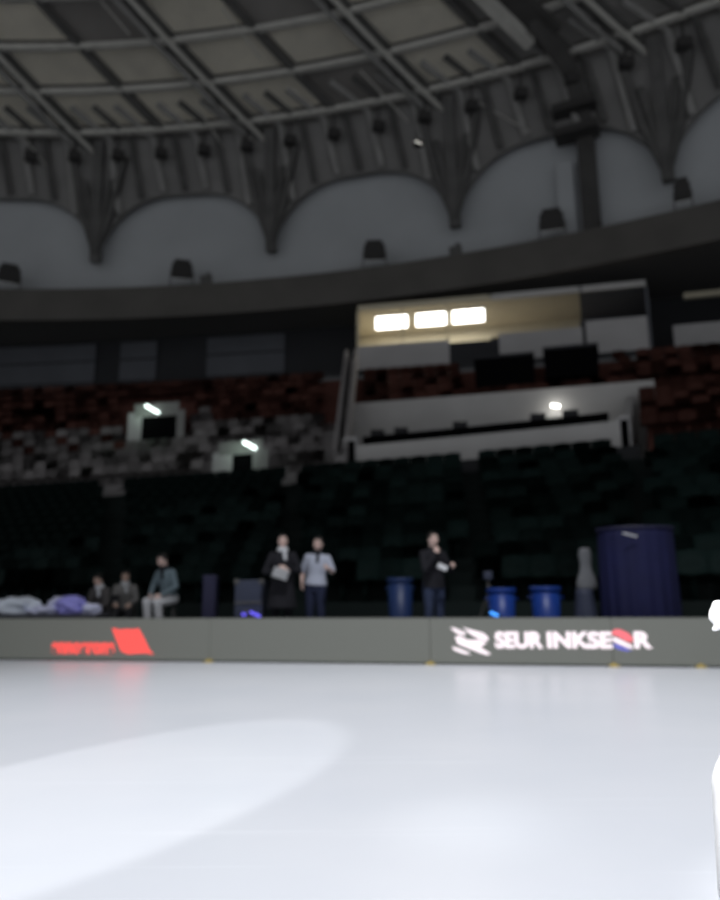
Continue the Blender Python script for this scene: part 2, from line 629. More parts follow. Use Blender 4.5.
# radial ribs (box trusses), from each foot towards the crown
for k in KS:
    pc = PHI0 + DPHI * k
    rb = thing('roof_rib', None, None)
    rb['kind'] = 'structure'
    rs = [RW - 0.8 - 1.5 * i for i in range(20)]
    for sgn in (-1, 1):
        bm = bmesh.new()
        beam(bm, [RPS(r, pc, -0.75) + Vector((sgn * 0.32 * -math.sin(math.radians(pc)), sgn * 0.32 * math.cos(math.radians(pc)), 0)) for r in rs], 0.16, 0.2)
        link_mesh('chord', bm, 'steel_pale' if sgn < 0 else 'steel', rb)
    bm = bmesh.new()
    for i in range(len(rs) - 1):
        s = 0.32 if i % 2 else -0.32
        o1 = Vector((s * -math.sin(math.radians(pc)), s * math.cos(math.radians(pc)), 0))
        beam(bm, [RPS(rs[i], pc, -0.75) + o1, RPS(rs[i + 1], pc, -0.75) - o1], 0.08, 0.08)
        beam(bm, [RPS(rs[i], pc, -0.75) + o1, RPS(rs[i + 1], pc, -0.15)], 0.08, 0.08)
    link_mesh('web', bm, 'steel_dark', rb)
    bm = bmesh.new()
    beam(bm, [RPS(r, pc, -0.22) for r in rs], 0.85, 0.3)
    link_mesh('cover_plate', bm, 'steel_dark', rb)

# ring purlins
for i, r in enumerate(RINGS[1:], 1):
    bm = bmesh.new()
    pale = i in (1, 2, 3, 5, 6, 8)
    beam(bm, [RP(r, p, -0.42) for p in ph], 0.26 if pale else 0.16, 0.24 if pale else 0.16)
    struct(link_mesh('ring_purlin', bm, 'steel_pale' if pale else 'steel'))

# secondary radial joists and the ceiling panels between them
for k in KS:
    for j, u in enumerate((0.5,)):
        p = PHI0 + DPHI * (k + u)
        bm = bmesh.new()
        beam(bm, [RPS(RW - 1.6 - 1.5 * i, p, -0.34) for i in range(16)], 0.30, 0.30)
        struct(link_mesh('radial_joist', bm, 'steel_dark'))
npan = 0
for k in KS:
    for i in range(1, len(RINGS) - 1):
        for hlf in range(2):
            p0 = PHI0 + DPHI * (k + hlf * 0.5) + 0.30
            p1 = p0 + DPHI * 0.5 - 0.60
            r0, r1 = RINGS[i] - 0.16, RINGS[i + 1] + 0.16
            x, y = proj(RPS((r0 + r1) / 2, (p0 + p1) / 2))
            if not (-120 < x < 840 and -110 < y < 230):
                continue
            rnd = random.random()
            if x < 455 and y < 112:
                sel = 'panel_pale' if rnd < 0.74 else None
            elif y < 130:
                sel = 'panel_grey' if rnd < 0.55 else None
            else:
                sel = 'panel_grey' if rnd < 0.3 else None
            if sel is None or npan >= 98:
                continue
            npan += 1
            bm = bmesh.new()
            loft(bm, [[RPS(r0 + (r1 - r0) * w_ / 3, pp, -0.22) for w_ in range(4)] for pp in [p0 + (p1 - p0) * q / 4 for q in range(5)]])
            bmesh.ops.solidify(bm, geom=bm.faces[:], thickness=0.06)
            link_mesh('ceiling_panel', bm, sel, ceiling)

# thin pale rods hanging along the roof slope
for xa, ya, xb, yb in ((-4, 102, 46, 166), (197, 108, 224, 147), (360, 70, 408, 122), (478, 102, 530, 132), (222, 8, 262, 60), (100, 0, 130, 35)):
    def onroof(px, py):
        d = ray(px, py)
        t0, t1 = 5, 60
        for _ in range(50):
            tm = (t0 + t1) / 2
            p = CAM + d * tm
            rad = math.hypot(p.x - C0.x, p.y - C0.y)
            if p.z > zroof(rad) - 0.75 or rad > RW - 0.8:
                t1 = tm
            else:
                t0 = tm
        return CAM + d * t0
    bm = bmesh.new()
    tube(bm, [onroof(xa, ya), onroof(xb, yb)], 0.035, 6)
    struct(link_mesh('roof_rod', bm, 'steel_pale'))

# the big catwalk frame and its column on the wall at right
azc = az_of(590, WALL)
pcx = WALL.pt(azc, 0)
phc = math.degrees(math.atan2(pcx.y - C0.y, pcx.x - C0.x))
col = thing('roof_column', 'heavy dark column on the curved upper wall, pale duct panel at its left', 'column')
bm = bmesh.new()
beam(bm, [wallp(RW - 0.45, phc, H_FT + 0.2), wallp(RW - 0.45, phc, 22.0), wallp(RW - 1.2, phc + 0.25, 24.2), RPS(RW - 3.4, phc - 1.2, -0.9)], 0.75, 0.5, upv=Vector((math.cos(math.radians(phc)), math.sin(math.radians(phc)), 0.3)))
link_mesh('shaft', bm, 'column_dark', col)
bm = bmesh.new()
box(bm, wallp(RW - 0.3, phc + 0.95, 18.6), (0.25, 0.75, 3.6), math.radians(phc))
link_mesh('duct_panel', bm, 'wall_grey', col)
bm = bmesh.new()
for zz in (21.4, 22.6):
    box(bm, wallp(RW - 0.9, phc + 0.3, zz), (1.0, 1.9, 0.35), math.radians(phc))
link_mesh('bracket', bm, 'hood_dark', col)
bm = bmesh.new()
rs = [RW - 2.6 - 1.2 * i for i in range(16)]
beam(bm, [RPS(r, phc - 1.2, -0.9) for i, r in enumerate(rs)], 1.1, 0.35)
cw = struct(link_mesh('roof_catwalk', bm, 'column_dark'))
bm = bmesh.new()
beam(bm, [RPS(r, phc - 0.3, -0.95) for i, r in enumerate(rs)], 0.55, 0.5)
link_mesh('side_girder', bm, 'steel_pale', cw)

# floodlights along the ledge above the fascia
for xa, lab in ((5, 'dark floodlight on the fascia ledge at the left edge of the photo'), (180, 'dark floodlight on the fascia ledge under the second arch from left'),
                (375, 'dark floodlight on the fascia ledge left of the middle rib foot'), (555, 'dark floodlight on the fascia ledge beside the heavy column'),
                (688, 'small dark floodlight on the fascia ledge at far right')):
    big = xa != 688
    a = az_of(xa, FB)
    p = FB.off(0.5).pt(a, H_FT)
    t = thing('floodlight', lab, 'floodlight', p, -a)
    s = 1.3 if big else 0.8
    bm = bmesh.new()
    box(bm, (0, 0, 0.08), (0.3 * s, 0.3, 0.16))
    box(bm, (-0.42 * s, 0, 0.55), (0.06, 0.12, 0.9))
    box(bm, (0.42 * s, 0, 0.55), (0.06, 0.12, 0.9))
    box(bm, (0, 0, 0.13), (0.9 * s, 0.12, 0.06))
    link_mesh('bracket', bm, 'steel_dark', t)
    bm = bmesh.new()
    mt = Matrix.Translation((0, -0.1, 0.95)) @ Matrix.Rotation(math.radians(28), 4, 'X')
    box(bm, (0, 0, 0), (0.78 * s, 0.5, 0.75), 0, 0.08, mt)
    box(bm, (0, 0.05, 0.45), (0.6 * s, 0.35, 0.2), 0, 0.03, mt)
    link_mesh('housing', bm, 'hood_dark', t)
    bm = bmesh.new()
    box(bm, (0, -0.02, -0.39), (0.70 * s, 0.42, 0.04), 0, 0, mt)
    link_mesh('lens', bm, 'lamp_dull', t)
# small junction boxes on the ledge
for xa, lab in ((457, 'small dark box on the fascia ledge below the rib foot near the middle'), (205, 'little grey box on the fascia ledge right of a floodlight')):
    a = az_of(xa, FB)
    p = FB.off(0.3).pt(a, H_FT)
    bm = bmesh.new()
    box(bm, (0, 0, 0.25), (0.6, 0.3, 0.5), 0, 0.03)
    box(bm, (0.1, 0, 0.58), (0.25, 0.2, 0.2), 0, 0.02)
    o = link_mesh('junction_box', bm, 'steel_dark')
    o.location = p
    o.rotation_euler = (0, 0, -a)
    tag(o, lab, 'box')
# tiny work lamp glinting under the roof
bm = bmesh.new()
d = ray(418, 144)
p = CAM + d * 29.5
box(bm, (0, 0, 0), (0.35, 0.2, 0.25), 0, 0.04)
o = link_mesh('work_lamp', bm, 'black')
o.location = p
tag(o, 'tiny work lamp glinting among the roof trusses above the wall', 'lamp')
bm = bmesh.new()
tube(bm, [(0, 0, 0.1), (0, 0.3, 2.2)], 0.025, 6)
link_mesh('hanger', bm, 'steel_dark', o)
bm = bmesh.new()
for dx, dz in ((-0.10, 0.02), (0.08, -0.05)):
    lathe(bm, [(0.005, -0.02), (0.022, 0), (0.005, 0.02)], 8, (dx, -0.13, dz))
link_mesh('bulb', bm, 'lamp_white', o)

# ------------------------------------------------------------------ press booths under the overhang
BF = S_top.off(0.9)
BB = S_top.off(4.4)


def hpix(px, py, ring):
    p = ring.pt(az_of(px, ring), 0)
    lo_, hi_ = 0, 40
    for _ in range(40):
        m_ = (lo_ + hi_) / 2
        if proj((p.x, p.y, m_))[1] > py:
            lo_ = m_
        else:
            hi_ = m_
    return lo_


def seg(name, m, parent, xa, xb, ra, rb, h0, h1, n=6):
    return ring_solid(name, m, [(ra, h0), (rb, h0), (rb, h1), (ra, h1)], az_of(xa, ra), az_of(xb, ra), n, parent)


HB1 = 13.95
for (xa, xb, wm, pm, pa, pb, hp, nm, lab) in (
        (358, 492, 'booth_wall', 'booth_grey', 358, 450, 12.25, 'press_booth', 'lit press booth with three bright ceiling lights and a grey front'),
        (492, 584, 'booth_wall', 'booth_grey', 500, 584, 12.35, 'press_booth', 'dim beige booth right beside the lit press booth'),
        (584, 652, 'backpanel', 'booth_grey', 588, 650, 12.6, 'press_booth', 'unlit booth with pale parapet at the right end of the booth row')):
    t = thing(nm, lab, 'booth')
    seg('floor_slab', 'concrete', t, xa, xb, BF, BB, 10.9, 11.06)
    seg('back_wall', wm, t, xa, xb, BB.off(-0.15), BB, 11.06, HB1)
    seg('ceiling_slab', wm, t, xa, xb, BF, BB, HB1, HB1 + 0.18)
    seg('parapet', pm, t, pa, pb, BF, BF.off(0.14), 11.06, hp)
    if pa > xa + 1 or pb < xb - 1:
        a_, b_ = (xa, pa) if pa > xa + 1 else (pb, xb)
        seg('low_rail', 'backwall', t, a_, b_, BF, BF.off(0.1), 11.06, hp - 0.15)
    for xw in ((xa, xb) if xa == 358 else (xb,)):
        aw = az_of(xw, BF)
        p0, p1 = BF.pt(aw, 0), BB.pt(aw, 0)
        bm = bmesh.new()
        beam(bm, [(p0.x, p0.y, (11 + HB1) / 2), (p1.x, p1.y, (11 + HB1) / 2)], 0.12, HB1 - 11)
        link_mesh('side_wall', bm, wm if xw != 492 else 'booth_wall', t) if xw not in (492, 584) else bm.free()
    if xa != 358:
        seg('top_beam', 'white_wall', t, xa + 2, xb, BF.off(-0.1), BF.off(0.05), HB1 - 0.02, HB1 + 0.24)
    else:
        seg('top_beam', 'booth_wall', t, xa, xb, BF.off(-0.1), BF.off(0.05), HB1 - 0.02, HB1 + 0.24)
    if xa == 358:
        for xm in (402, 447):
            seg('mullion', 'booth_wall', t, xm, xm + 2, BF.off(0.02), BF.off(0.08), hp, HB1, 1)
for i, (xm, lab) in enumerate(((393, 'bright white ceiling light in the press booth, leftmost'), (434, 'bright white ceiling light in the middle of the press booth'),
                               (471, 'bright white ceiling light in the press booth, rightmost'))):
    ra, rb = BF.off(0.7), BF.off(2.3)
    a0, a1 = az_of(xm - 17, ra), az_of(xm + 16, ra)
    o = ring_solid('ceiling_light', 'steel_pale', [(ra, HB1 - 0.06), (rb, HB1 - 0.06), (rb, HB1), (ra, HB1)], a0, a1, 3)
    tag(o, lab, 'ceiling light')
    ring_solid('diffuser', 'lamp_white', [(ra.off(0.06), HB1 - 0.09), (rb.off(-0.06), HB1 - 0.09), (rb.off(-0.06), HB1 - 0.055), (ra.off(0.06), HB1 - 0.055)],
               a0 + 0.001, a1 - 0.001, 3, o)
    l = bpy.data.lights.new('booth_lamp', 'AREA')
    l.energy = 34
    l.size = 1.0
    l.color = (1, 0.94, 0.8)
    lo_ = bpy.data.objects.new('booth_lamp', l)
    COL.objects.link(lo_)
    lo_.location = BF.off(1.4).pt((a0 + a1) / 2, HB1 - 0.15)
# concourse walls right of the booths
t = thing('concourse_kiosk', 'pale kiosk wall on the concourse at the right edge', 'kiosk')
seg('front_wall', 'booth_grey', t, 676, 760, BF.off(1.2), BF.off(1.4), 11.05, 12.5)
seg('top_beam', 'booth_wall', t, 690, 760, BF.off(1.2), BF.off(1.4), 13.7, 13.95)

# ------------------------------------------------------------------ white broadcast box in the middle of the upper stand
MB = MID.off(-0.05)
vip = thing('spectator_box', 'long white walled spectator box above the green seats', 'spectator box')
xl, xr = 357, 640
seg('deck', 'darkfloor', vip, xl, xr, W_bot.off(0.0), MB, 4.4, 5.0, 16)
seg('front_parapet', 'white_wall', vip, xl, 622, W_bot.off(0.05), W_bot.off(0.22), 5.0, hpix(500, 432, W_bot), 16)
hm = MID.h + 0.40
bm = None
seg('back_wall', 'white_wall', vip, 349, 655, MB.off(-0.2), MB, 5.0, hm, 20)
seg('dark_gap_strip', 'black', vip, xl + 6, 612, W_bot.off(1.6), W_bot.off(2.2), 5.0, 6.40, 16)  # black strip added to paint the dark gap behind the parapet
seg('riser', 'darkfloor', vip, xl + 6, 612, W_bot.off(2.3), MB.off(-0.25), 5.0, 5.6, 16)
aw = az_of(622, W_bot)
p0 = W_bot.off(0.1).pt(aw, 0)
p1 = MB.off(-0.3).pt(aw + 0.012, 0)
bm = bmesh.new()
vs = [(p0.x, p0.y, 4.9), (p0.x, p0.y, 5.7), (p1.x, p1.y, 8.0), (p1.x, p1.y, 4.9)]
dx = Vector((0.25, 0.05, 0))
A = [bm.verts.new(v) for v in vs]
B = [bm.verts.new(Vector(v) + dx) for v in vs]
bm.faces.new(A)
bm.faces.new(B[::-1])
for k in range(4):
    bm.faces.new((A[k], A[(k + 1) % 4], B[(k + 1) % 4], B[k]))
link_mesh('side_wall', bm, 'booth_grey', vip)
# dark doorways at both ends of the box
for xa, xb, yb, yt, lab in ((343, 357, 470, 441, 'dark doorway at the foot of the stair left of the white box'), (619, 632, 449, 420, 'dark doorway at the right end of the white box')):
    r0 = W_bot.off(0.1)
    t = thing('doorway', lab, 'doorway')
    hh = hpix((xa + xb) / 2, yt, r0)
    seg('opening', 'black', t, xa + 2, xb - 2, r0, r0.off(0.3), 5.0, hh, 2)  # solid black slab paints the darkness inside the doorway
    seg('lintel', 'booth_grey', t, xa, xb, r0.off(-0.03), r0.off(0.3), hh, hh + 0.12, 2)
    seg('jamb', 'booth_grey', t, xa, xa + 2, r0.off(-0.03), r0.off(0.3), 5.0, hh, 1)
    seg('jamb', 'booth_grey', t, xb - 2, xb, r0.off(-0.03), r0.off(0.3), 5.0, hh, 1)
# stair running up beside the box with a pale parapet
t = thing('stair', 'pale concrete stair climbing left of the white box', 'stair')
bm = bmesh.new()
b0, b1 = az_of(335, W_bot), az_of(346, W_bot)
t0_, t1_ = az_of(347, S_top), az_of(356, S_top)
for i in range(24):
    f0, f1 = i / 24, (i + 1) / 24
    h = 5.0 + 6.0 * f1
    ra, rb = mixring(W_bot, S_top, f0).off(-0.3), mixring(W_bot, S_top, f1).off(-0.3)
    pr = [(ra, h - 0.5), (rb, h - 0.5), (rb, h + 0.15), (ra, h + 0.15)]
    ka, kb = b0 + (t0_ - b0) * f0, b1 + (t1_ - b1) * f0
    rows = [[bm.verts.new(rg.pt(a, hh)) for rg, hh in pr] for a in (ka, kb)]
    for k in range(4):
        bm.faces.new((rows[0][k], rows[0][(k + 1) % 4], rows[1][(k + 1) % 4], rows[1][k]))
    bm.faces.new(rows[0])
    bm.faces.new(rows[1][::-1])
link_mesh('flight', bm, 'concrete', t)
for q0, q1 in ((b0, t0_), (b1, t1_)):
    bm = bmesh.new()
    beam(bm, [W_bot.off(-0.1).pt(q0, 5.3), S_top.off(-0.2).pt(q1, 11.35)], 0.14, 0.75)
    link_mesh('parapet', bm, 'concrete', t)
# lamp on the white wall
p = MB.off(-0.28).pt(az_of(555, MB), hpix(555, 408, MB))


def tube_lamp(name, lab, p, az, length, tilt, m, watts, col, side=0.0):
    t = thing(name, lab, 'lamp', p, -az)
    R_ = Matrix.Rotation(math.radians(tilt), 4, 'Y')
    bm = bmesh.new()
    box(bm, (0, 0.05, 0), (length + 0.06, 0.08, 0.12), 0, 0.02, R_)
    link_mesh('fitting', bm, 'booth_grey', t)
    bm = bmesh.new()
    tube(bm, [R_ @ Vector((-length / 2, -0.03, 0)), R_ @ Vector((length / 2, -0.03, 0))], 0.055, 10)
    link_mesh('tube', bm, m, t)
    l = bpy.data.lights.new(name + '_light', 'POINT')
    l.energy = watts
    l.color = col
    l.shadow_soft_size = 0.15
    lo2 = bpy.data.objects.new(name + '_light', l)
    COL.objects.link(lo2)
    d = Vector((p[0], p[1], 0)).normalized()
    lo2.location = Vector(p) - d * 0.40 + Vector((-side, 0, -0.12))


tube_lamp('bulkhead_lamp', 'small bright lamp on the white wall of the spectator box', p, az_of(555, MB), 0.30, 10, 'lamp_white', 9, (1, 0.98, 0.92))
# chairs behind the black gap strip of the box (dark, seen over the parapet)


def chair_bm():
    bm = bmesh.new()
    box(bm, (0, 0, 0.46), (0.46, 0.44, 0.07), 0, 0.02)
    box(bm, (0, 0.22, 0.80), (0.46, 0.06, 0.55), 0, 0.03)
    for sx in (-0.18, 0.18):
        for sy in (-0.17, 0.18):
            box(bm, (sx, sy, 0.21), (0.04, 0.04, 0.43))
    return bm


chair_me = None
for i, (xa, lab) in enumerate(((378, 'dark chair in the white box, nearest the stair'), (402, 'dark chair in the white box, second from the stair'),
                               (462, 'dark chair in the white box, below the middle of its wall'), (541, 'dark chair in the white box just left of the wall lamp'), (574, 'dark chair in the white box just right of the wall lamp'))):
    r0 = W_bot.off(2.75)
    a = az_of(xa, r0)
    if chair_me is None:
        o = link_mesh('box_chair', chair_bm(), 'chair_dark')
        chair_me = o
    else:
        o = chair_me.copy()
        COL.objects.link(o)
    o.location = r0.pt(a, 5.6)
    o.scale = (1.1, 1.0, 1.25)
    o.rotation_euler = (0, 0, -a)
    tag(o, lab, 'chair', 'chairs in the white box')

# dark portals in the red seats under the booths
for xa, xb, yb, yt, lab in ((476, 535, 388, 359, 'dark portal in the red seats below the booths, left one'), (546, 600, 378, 350, 'dark portal in the red seats below the booths, right one')):
    r0 = mixring(MID, S_end, 0.35)
    t = thing('portal', lab, 'portal')
    hb, ht = hpix((xa + xb) / 2, yb, r0), hpix((xa + xb) / 2, yt, r0)
    seg('opening', 'black', t, xa, xb, r0.off(-0.25), r0.off(1.6), hb, ht, 4)  # solid black block stands in for the unlit depth of the portal
    seg('lintel', 'backwall', t, xa - 1, xb + 1, r0.off(-0.28), r0.off(1.6), ht, ht + 0.12, 4)

# vomitories in the left upper stand
VOM = []
for (xa, xb, oa, ob, yb, yt, oy0, oy1, lx, ly, ll, tl, lab, lab2) in (
        (127, 184, 141, 176, 440, 403, 435, 416, 151, 410, 0.62, 28, 'whitish vomitory block with a dark opening in the red and white seats', 'bright tube lamp above the upper left vomitory'),
        (212, 268, 232, 252, 480, 441, 476, 454, 249, 446, 0.50, 28, 'whitish vomitory block with a dark opening just above the green seats', 'bright tube lamp above the lower vomitory')):
    f = 0.42 if ly < 430 else 0.03
    r0 = mixring(W_bot, S_top, f).off(-0.1)
    t = thing('vomitory', lab, 'vomitory')
    hb, ht = hpix((xa + xb) / 2, yb, r0), hpix((xa + xb) / 2, yt, r0)
    o0, o1 = hpix((oa + ob) / 2, oy0, r0), hpix((oa + ob) / 2, oy1, r0)
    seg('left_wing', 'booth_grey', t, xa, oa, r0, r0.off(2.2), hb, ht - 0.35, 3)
    seg('right_wing', 'vom_shaded', t, ob, xb, r0, r0.off(2.2), hb, ht - 0.35, 3)
    seg('header', 'vom_shaded', t, xa + 6, xb - 6, r0, r0.off(2.2), o1, ht, 3)
    seg('opening', 'black', t, oa, ob, r0.off(0.06), r0.off(0.3), hb, o1, 3)  # black sheet in place of the shaded passage
    VOM.append((az_of(xa - 8, r0), az_of(xb + 8, r0), hb - 0.9, ht + 0.5))
    hl = hpix(lx, ly, r0)
    tube_lamp('tube_lamp', lab2, r0.off(-0.09).pt(az_of(lx, r0), hl), az_of(lx, r0), ll, tl, 'lamp_green', 8.0, (0.72, 1, 0.82), 0.55)
r0 = G_top.off(-0.1)
p = r0.pt(az_of(3, r0), hpix(3, 496, r0))
tube_lamp('aisle_lamp', 'small dull aisle lamp at the left edge above the green seats', p, az_of(3, r0), 0.3, 30, 'lamp_dull', 0.3, (1, 0.95, 0.85))


# ------------------------------------------------------------------ seats
def seat_bm():
    bm = bmesh.new()
    # tip-up bucket seat: curved pan, curved back, pedestal
    for u0, prof in ((0, [(-0.40, 0.42), (-0.20, 0.40), (0.0, 0.43), (0.06, 0.62), (0.10, 0.88)]),):
        nx = 4
        rows = []
        for i in range(nx + 1):
            x = -0.25 + 0.50 * i / nx
            side = abs(i - nx / 2) / (nx / 2)
            rows.append([Vector((x, y - 0.03 * side * (j > 2), z + 0.03 * side * (j <= 2) - 0.035 * side * (j == 4))) for j, (y, z) in enumerate(prof)])
        loft(bm, rows)
    bmesh.ops.solidify(bm, geom=bm.faces[:], thickness=0.035)
    box(bm, (0, -0.08, 0.2), (0.10, 0.12, 0.40))
    return bm


PROTO = {}


def seat_mesh(m):
    if m not in PROTO:
        o = link_mesh('seat', seat_bm(), m, None, True)
        PROTO[m] = o.data
        bpy.data.objects.remove(o)
    return PROTO[m]


def rows_spots(A, B, rows, i0, i1, az0, az1, pitch=0.51, aisles=()):
    out = []
    dh = (B.h - A.h) / rows
    for i in range(i0, i1):
        rg = mixring(A, B, (i + 0.62) / rows)
        h = A.h + dh * i
        a = az0
        j = 0
        while a < az1:
            p = rg.pt(a, h)
            step = pitch / math.hypot(p.x, p.y)
            # step measured along the row direction
            q_ = rg.pt(a + 0.001, h)
            step = 0.001 * pitch / (q_ - p).length
            x, y = proj(p)
            ok = -170 < x < 890
            for s0, s1 in aisles:
                if s0 < a < s1:
                    ok = False
            if ok:
                t_ = (q_ - p)
                out.append((p, math.atan2(t_.y, t_.x), i, j, a, y))
            a += step
            j += 1
    return out


def put_seats(spots, m, nm, lab, cat, group, stuff_nm=None, limit=300):
    inside = lambda s: -12 < proj(s[0])[0] < 732
    spots = sorted(spots, key=lambda s: (not inside(s), Vector(s[0]).length))
    me = seat_mesh(m)
    limit = min(limit, sum(1 for q in spots if inside(q)))
    for p, rz, *_ in spots[:limit]:
        o = bpy.data.objects.new(nm, me)
        COL.objects.link(o)
        o.location = p
        o.rotation_euler = (0, 0, rz)
        tag(o, lab, cat, group)
    rest = spots[limit:]
    if rest:
        bm = bmesh.new()
        for p, rz, *_ in rest:
            k = len(bm.verts)
            bm.from_mesh(me)
            bm.verts.ensure_lookup_table()
            bmesh.ops.transform(bm, matrix=Matrix.Translation(p) @ Matrix.Rotation(rz, 4, 'Z'), verts=bm.verts[k:])
        o = link_mesh(stuff_nm, bm, m)
        tag(o, lab + ', further rows', cat, None, 'stuff')


g_aisles = []
for x in (112, 290, 470, 640):
    a = az_of(x, mixring(G_bot, G_top, 0.5))
    g_aisles.append((a - 0.017, a + 0.017))
put_seats(rows_spots(G_bot, G_end, NG, 0, NG, -0.6, 0.6, 0.51, g_aisles), 'green_seat', 'green_seat', 'dark green tip-up seat in the lower stand', 'seat',
          'dark green seats of the lower stand', 'stadium_seats')
left = rows_spots(W_bot, S_end, NW, 0, NW, -0.62, azL - 0.042, 0.52)
left = [s for s in left if not any(a0 < s[4] < a1 and h0 < s[0].z < h1 for a0, a1, h0, h1 in VOM)]
is_w = lambda s: (s[2] < 6 and not (proj(s[0])[0] < 125 and (s[3] + s[2]) % 4 == 3 and s[2] > 2)) or (s[2] < 8 and 180 < proj(s[0])[0] < 212)
put_seats([s for s in left if is_w(s)], 'white_seat', 'white_seat', 'off-white tip-up seat in the left upper stand', 'seat', 'white seats of the left upper stand', 'stadium_seats')
put_seats([s for s in left if not is_w(s)], 'red_seat', 'red_seat', 'dark red tip-up seat in the left upper stand', 'seat', 'red seats of the left upper stand', 'stadium_seats')
mid = rows_spots(MID, S_end, 5, 0, 5, azL + 0.03, azR - 0.012, 0.52)
mid = [s for s in mid if not (464 < proj(s[0])[0] < 612 and s[2] > 0)]
right = rows_spots(W_bot, S_end, NW, 1, NW, azR + 0.004, 0.62, 0.52)
right = [s for s in right if s[2] != 7]
put_seats(mid, 'red_seat', 'red_seat', 'dark red tip-up seat between the white box and the booths', 'seat', 'red seats under the booths', 'stadium_seats')
put_seats(right, 'red_seat', 'red_seat', 'dark red tip-up seat right of the white box', 'seat', 'red seats right of the white box', 'stadium_seats')

# ------------------------------------------------------------------ LED perimeter board
bang = math.atan2(bdir.y, bdir.x)


def buv(px, py):
    d = ray(px, py)
    t = (bl0 - CAM).dot(bnrm) / d.dot(bnrm)
    p = CAM + d * t
    return (p - bl0).dot(bdir), p.z


BH = buv(360, 618)[1]
board = thing('led_perimeter_board', 'long low grey advertising board with red and white lettering along the ice', 'advertising board', (bl0.x, bl0.y, 0), bang)
seams = [buv(x, 640)[0] for x in (-420, -205, -8, 210, 430, 612, 780, 940, 1100)]
for u0, u1 in zip(seams, seams[1:]):
    bm = bmesh.new()
    box(bm, ((u0 + u1) / 2, 0.09, BH / 2 + 0.01), (u1 - u0 - 0.006, 0.14, BH - 0.02), 0, 0.006)
    cab = link_mesh('cabinet', bm, 'board_frame', board)
    bm = bmesh.new()
    box(bm, ((u0 + u1) / 2, 0.012, BH / 2 + 0.01), (u1 - u0 - 0.008, 0.024, BH - 0.035))
    link_mesh('screen', bm, 'board_face', cab)
    for uu in (u0 + 0.5, u1 - 0.5):
        bm = bmesh.new()
        beam(bm, [(uu, 0.18, 0.45), (uu, 0.23, 0.31)], 0.05, 0.04)
        link_mesh('rear_brace', bm, 'steel_dark', cab)
for u in (seams[2], seams[3], seams[4], seams[5], buv(700, 660)[0]):
    bm = bmesh.new()
    box(bm, (u, -0.03, 0.012), (0.15, 0.06, 0.02), 0, 0.008)
    box(bm, (u, -0.012, 0.035), (0.07, 0.03, 0.03), 0, 0.006)
    o = link_mesh('foot', bm, 'yellow_foot', board)
    o['label'] = 'yellow foot'


def letters(txt, px0, px1, py0, py1, m, name, bold=0.035, shear=0.0):
    cu = bpy.data.curves.new('t', 'FONT')
    cu.body = txt
    cu.offset = bold
    cu.shear = shear
    cu.extrude = 0.01
    ob = bpy.data.objects.new('t', cu)
    COL.objects.link(ob)
    dg = bpy.context.evaluated_depsgraph_get()
    me = bpy.data.meshes.new_from_object(ob.evaluated_get(dg))
    bpy.data.objects.remove(ob)
    xs = [v.co.x for v in me.vertices]
    ys = [v.co.y for v in me.vertices]
    pym = (py0 + py1) / 2
    u0, u1 = buv(px0, pym)[0], buv(px1, pym)[0]
    v1, v0 = buv((px0 + px1) / 2, py0)[1], buv((px0 + px1) / 2, py1)[1]
    for v in me.vertices:
        x = u0 + (v.co.x - min(xs)) / (max(xs) - min(xs)) * (u1 - u0)
        z = v0 + (v.co.y - min(ys)) / (max(ys) - min(ys)) * (v1 - v0)
        v.co = Vector((x, -0.004 - v.co.z * 0.3, z))
    me.materials.append(MATS[m])
    o = bpy.data.objects.new(name, me)
    COL.objects.link(o)
    o.parent = board
    return o


def flat_poly(pts, m, name, th=0.006):
    bm = bmesh.new()
    P = [buv(x, y) for x, y in pts]
    f = [bm.verts.new((u, -th, v)) for u, v in P]
    b = [bm.verts.new((u, 0.0, v)) for u, v in P]
    bm.faces.new(f)
    bm.faces.new(b[::-1])
    n = len(P)
    for k in range(n):
        bm.faces.new((f[k], f[(k + 1) % n], b[(k + 1) % n], b[k]))
    return link_mesh(name, bm, m, board)


letters('SEUR', 495, 543, 631.5, 648.5, 'led_white', 'lettering', 0.045)
letters('INKSE', 547, 612, 631.5, 648.5, 'led_white', 'lettering', 0.045)
letters('R', 634, 652, 631.5, 648.5, 'led_white', 'lettering', 0.045)
# round swirl standing in for a letter: red over white over blue
flat_poly([(611, 634), (614, 629.5), (620, 629.5), (628, 633), (633, 638), (632, 642.5), (626, 641), (618, 636.5)], 'led_pink', 'swirl')
flat_poly([(612, 637), (618, 638.5), (626, 642.5), (632, 645.5), (633, 649), (626, 647), (618, 643.5), (613, 641)], 'led_white', 'swirl')
flat_poly([(613, 643), (619, 645), (627, 648.5), (632, 650.5), (626, 651), (618, 649), (614, 646.5)], 'led_blue', 'swirl')
# brush-like emblem left of the words
flat_poly([(450, 627.5), (455, 628), (466, 633.5), (464, 636), (457, 633.5)], 'led_white', 'emblem')
flat_poly([(462, 627), (468, 629), (483, 633), (488, 637), (488, 641), (481, 640), (472, 635)], 'led_white', 'emblem')
flat_poly([(455, 637), (459, 636), (468, 640), (479, 640), (487, 643), (480, 647), (491, 654), (487, 655), (478, 652), (468, 648), (458, 644)], 'led_white', 'emblem')
flat_poly([(452, 646.5), (458, 648), (468, 652), (471, 654.5), (463, 653.5), (454, 650)], 'led_white', 'emblem')
# red word and red emblem at the left
letters('annoerona', 52, 115, 642.5, 654, 'led_red', 'lettering', 0.05)
flat_poly([(112, 628), (121, 630), (126, 629), (133, 629.5), (139, 628.5), (145, 640), (149, 649), (154, 654.5), (146, 653), (136, 653.5), (128, 654), (121, 651), (117, 641)], 'led_red', 'emblem')


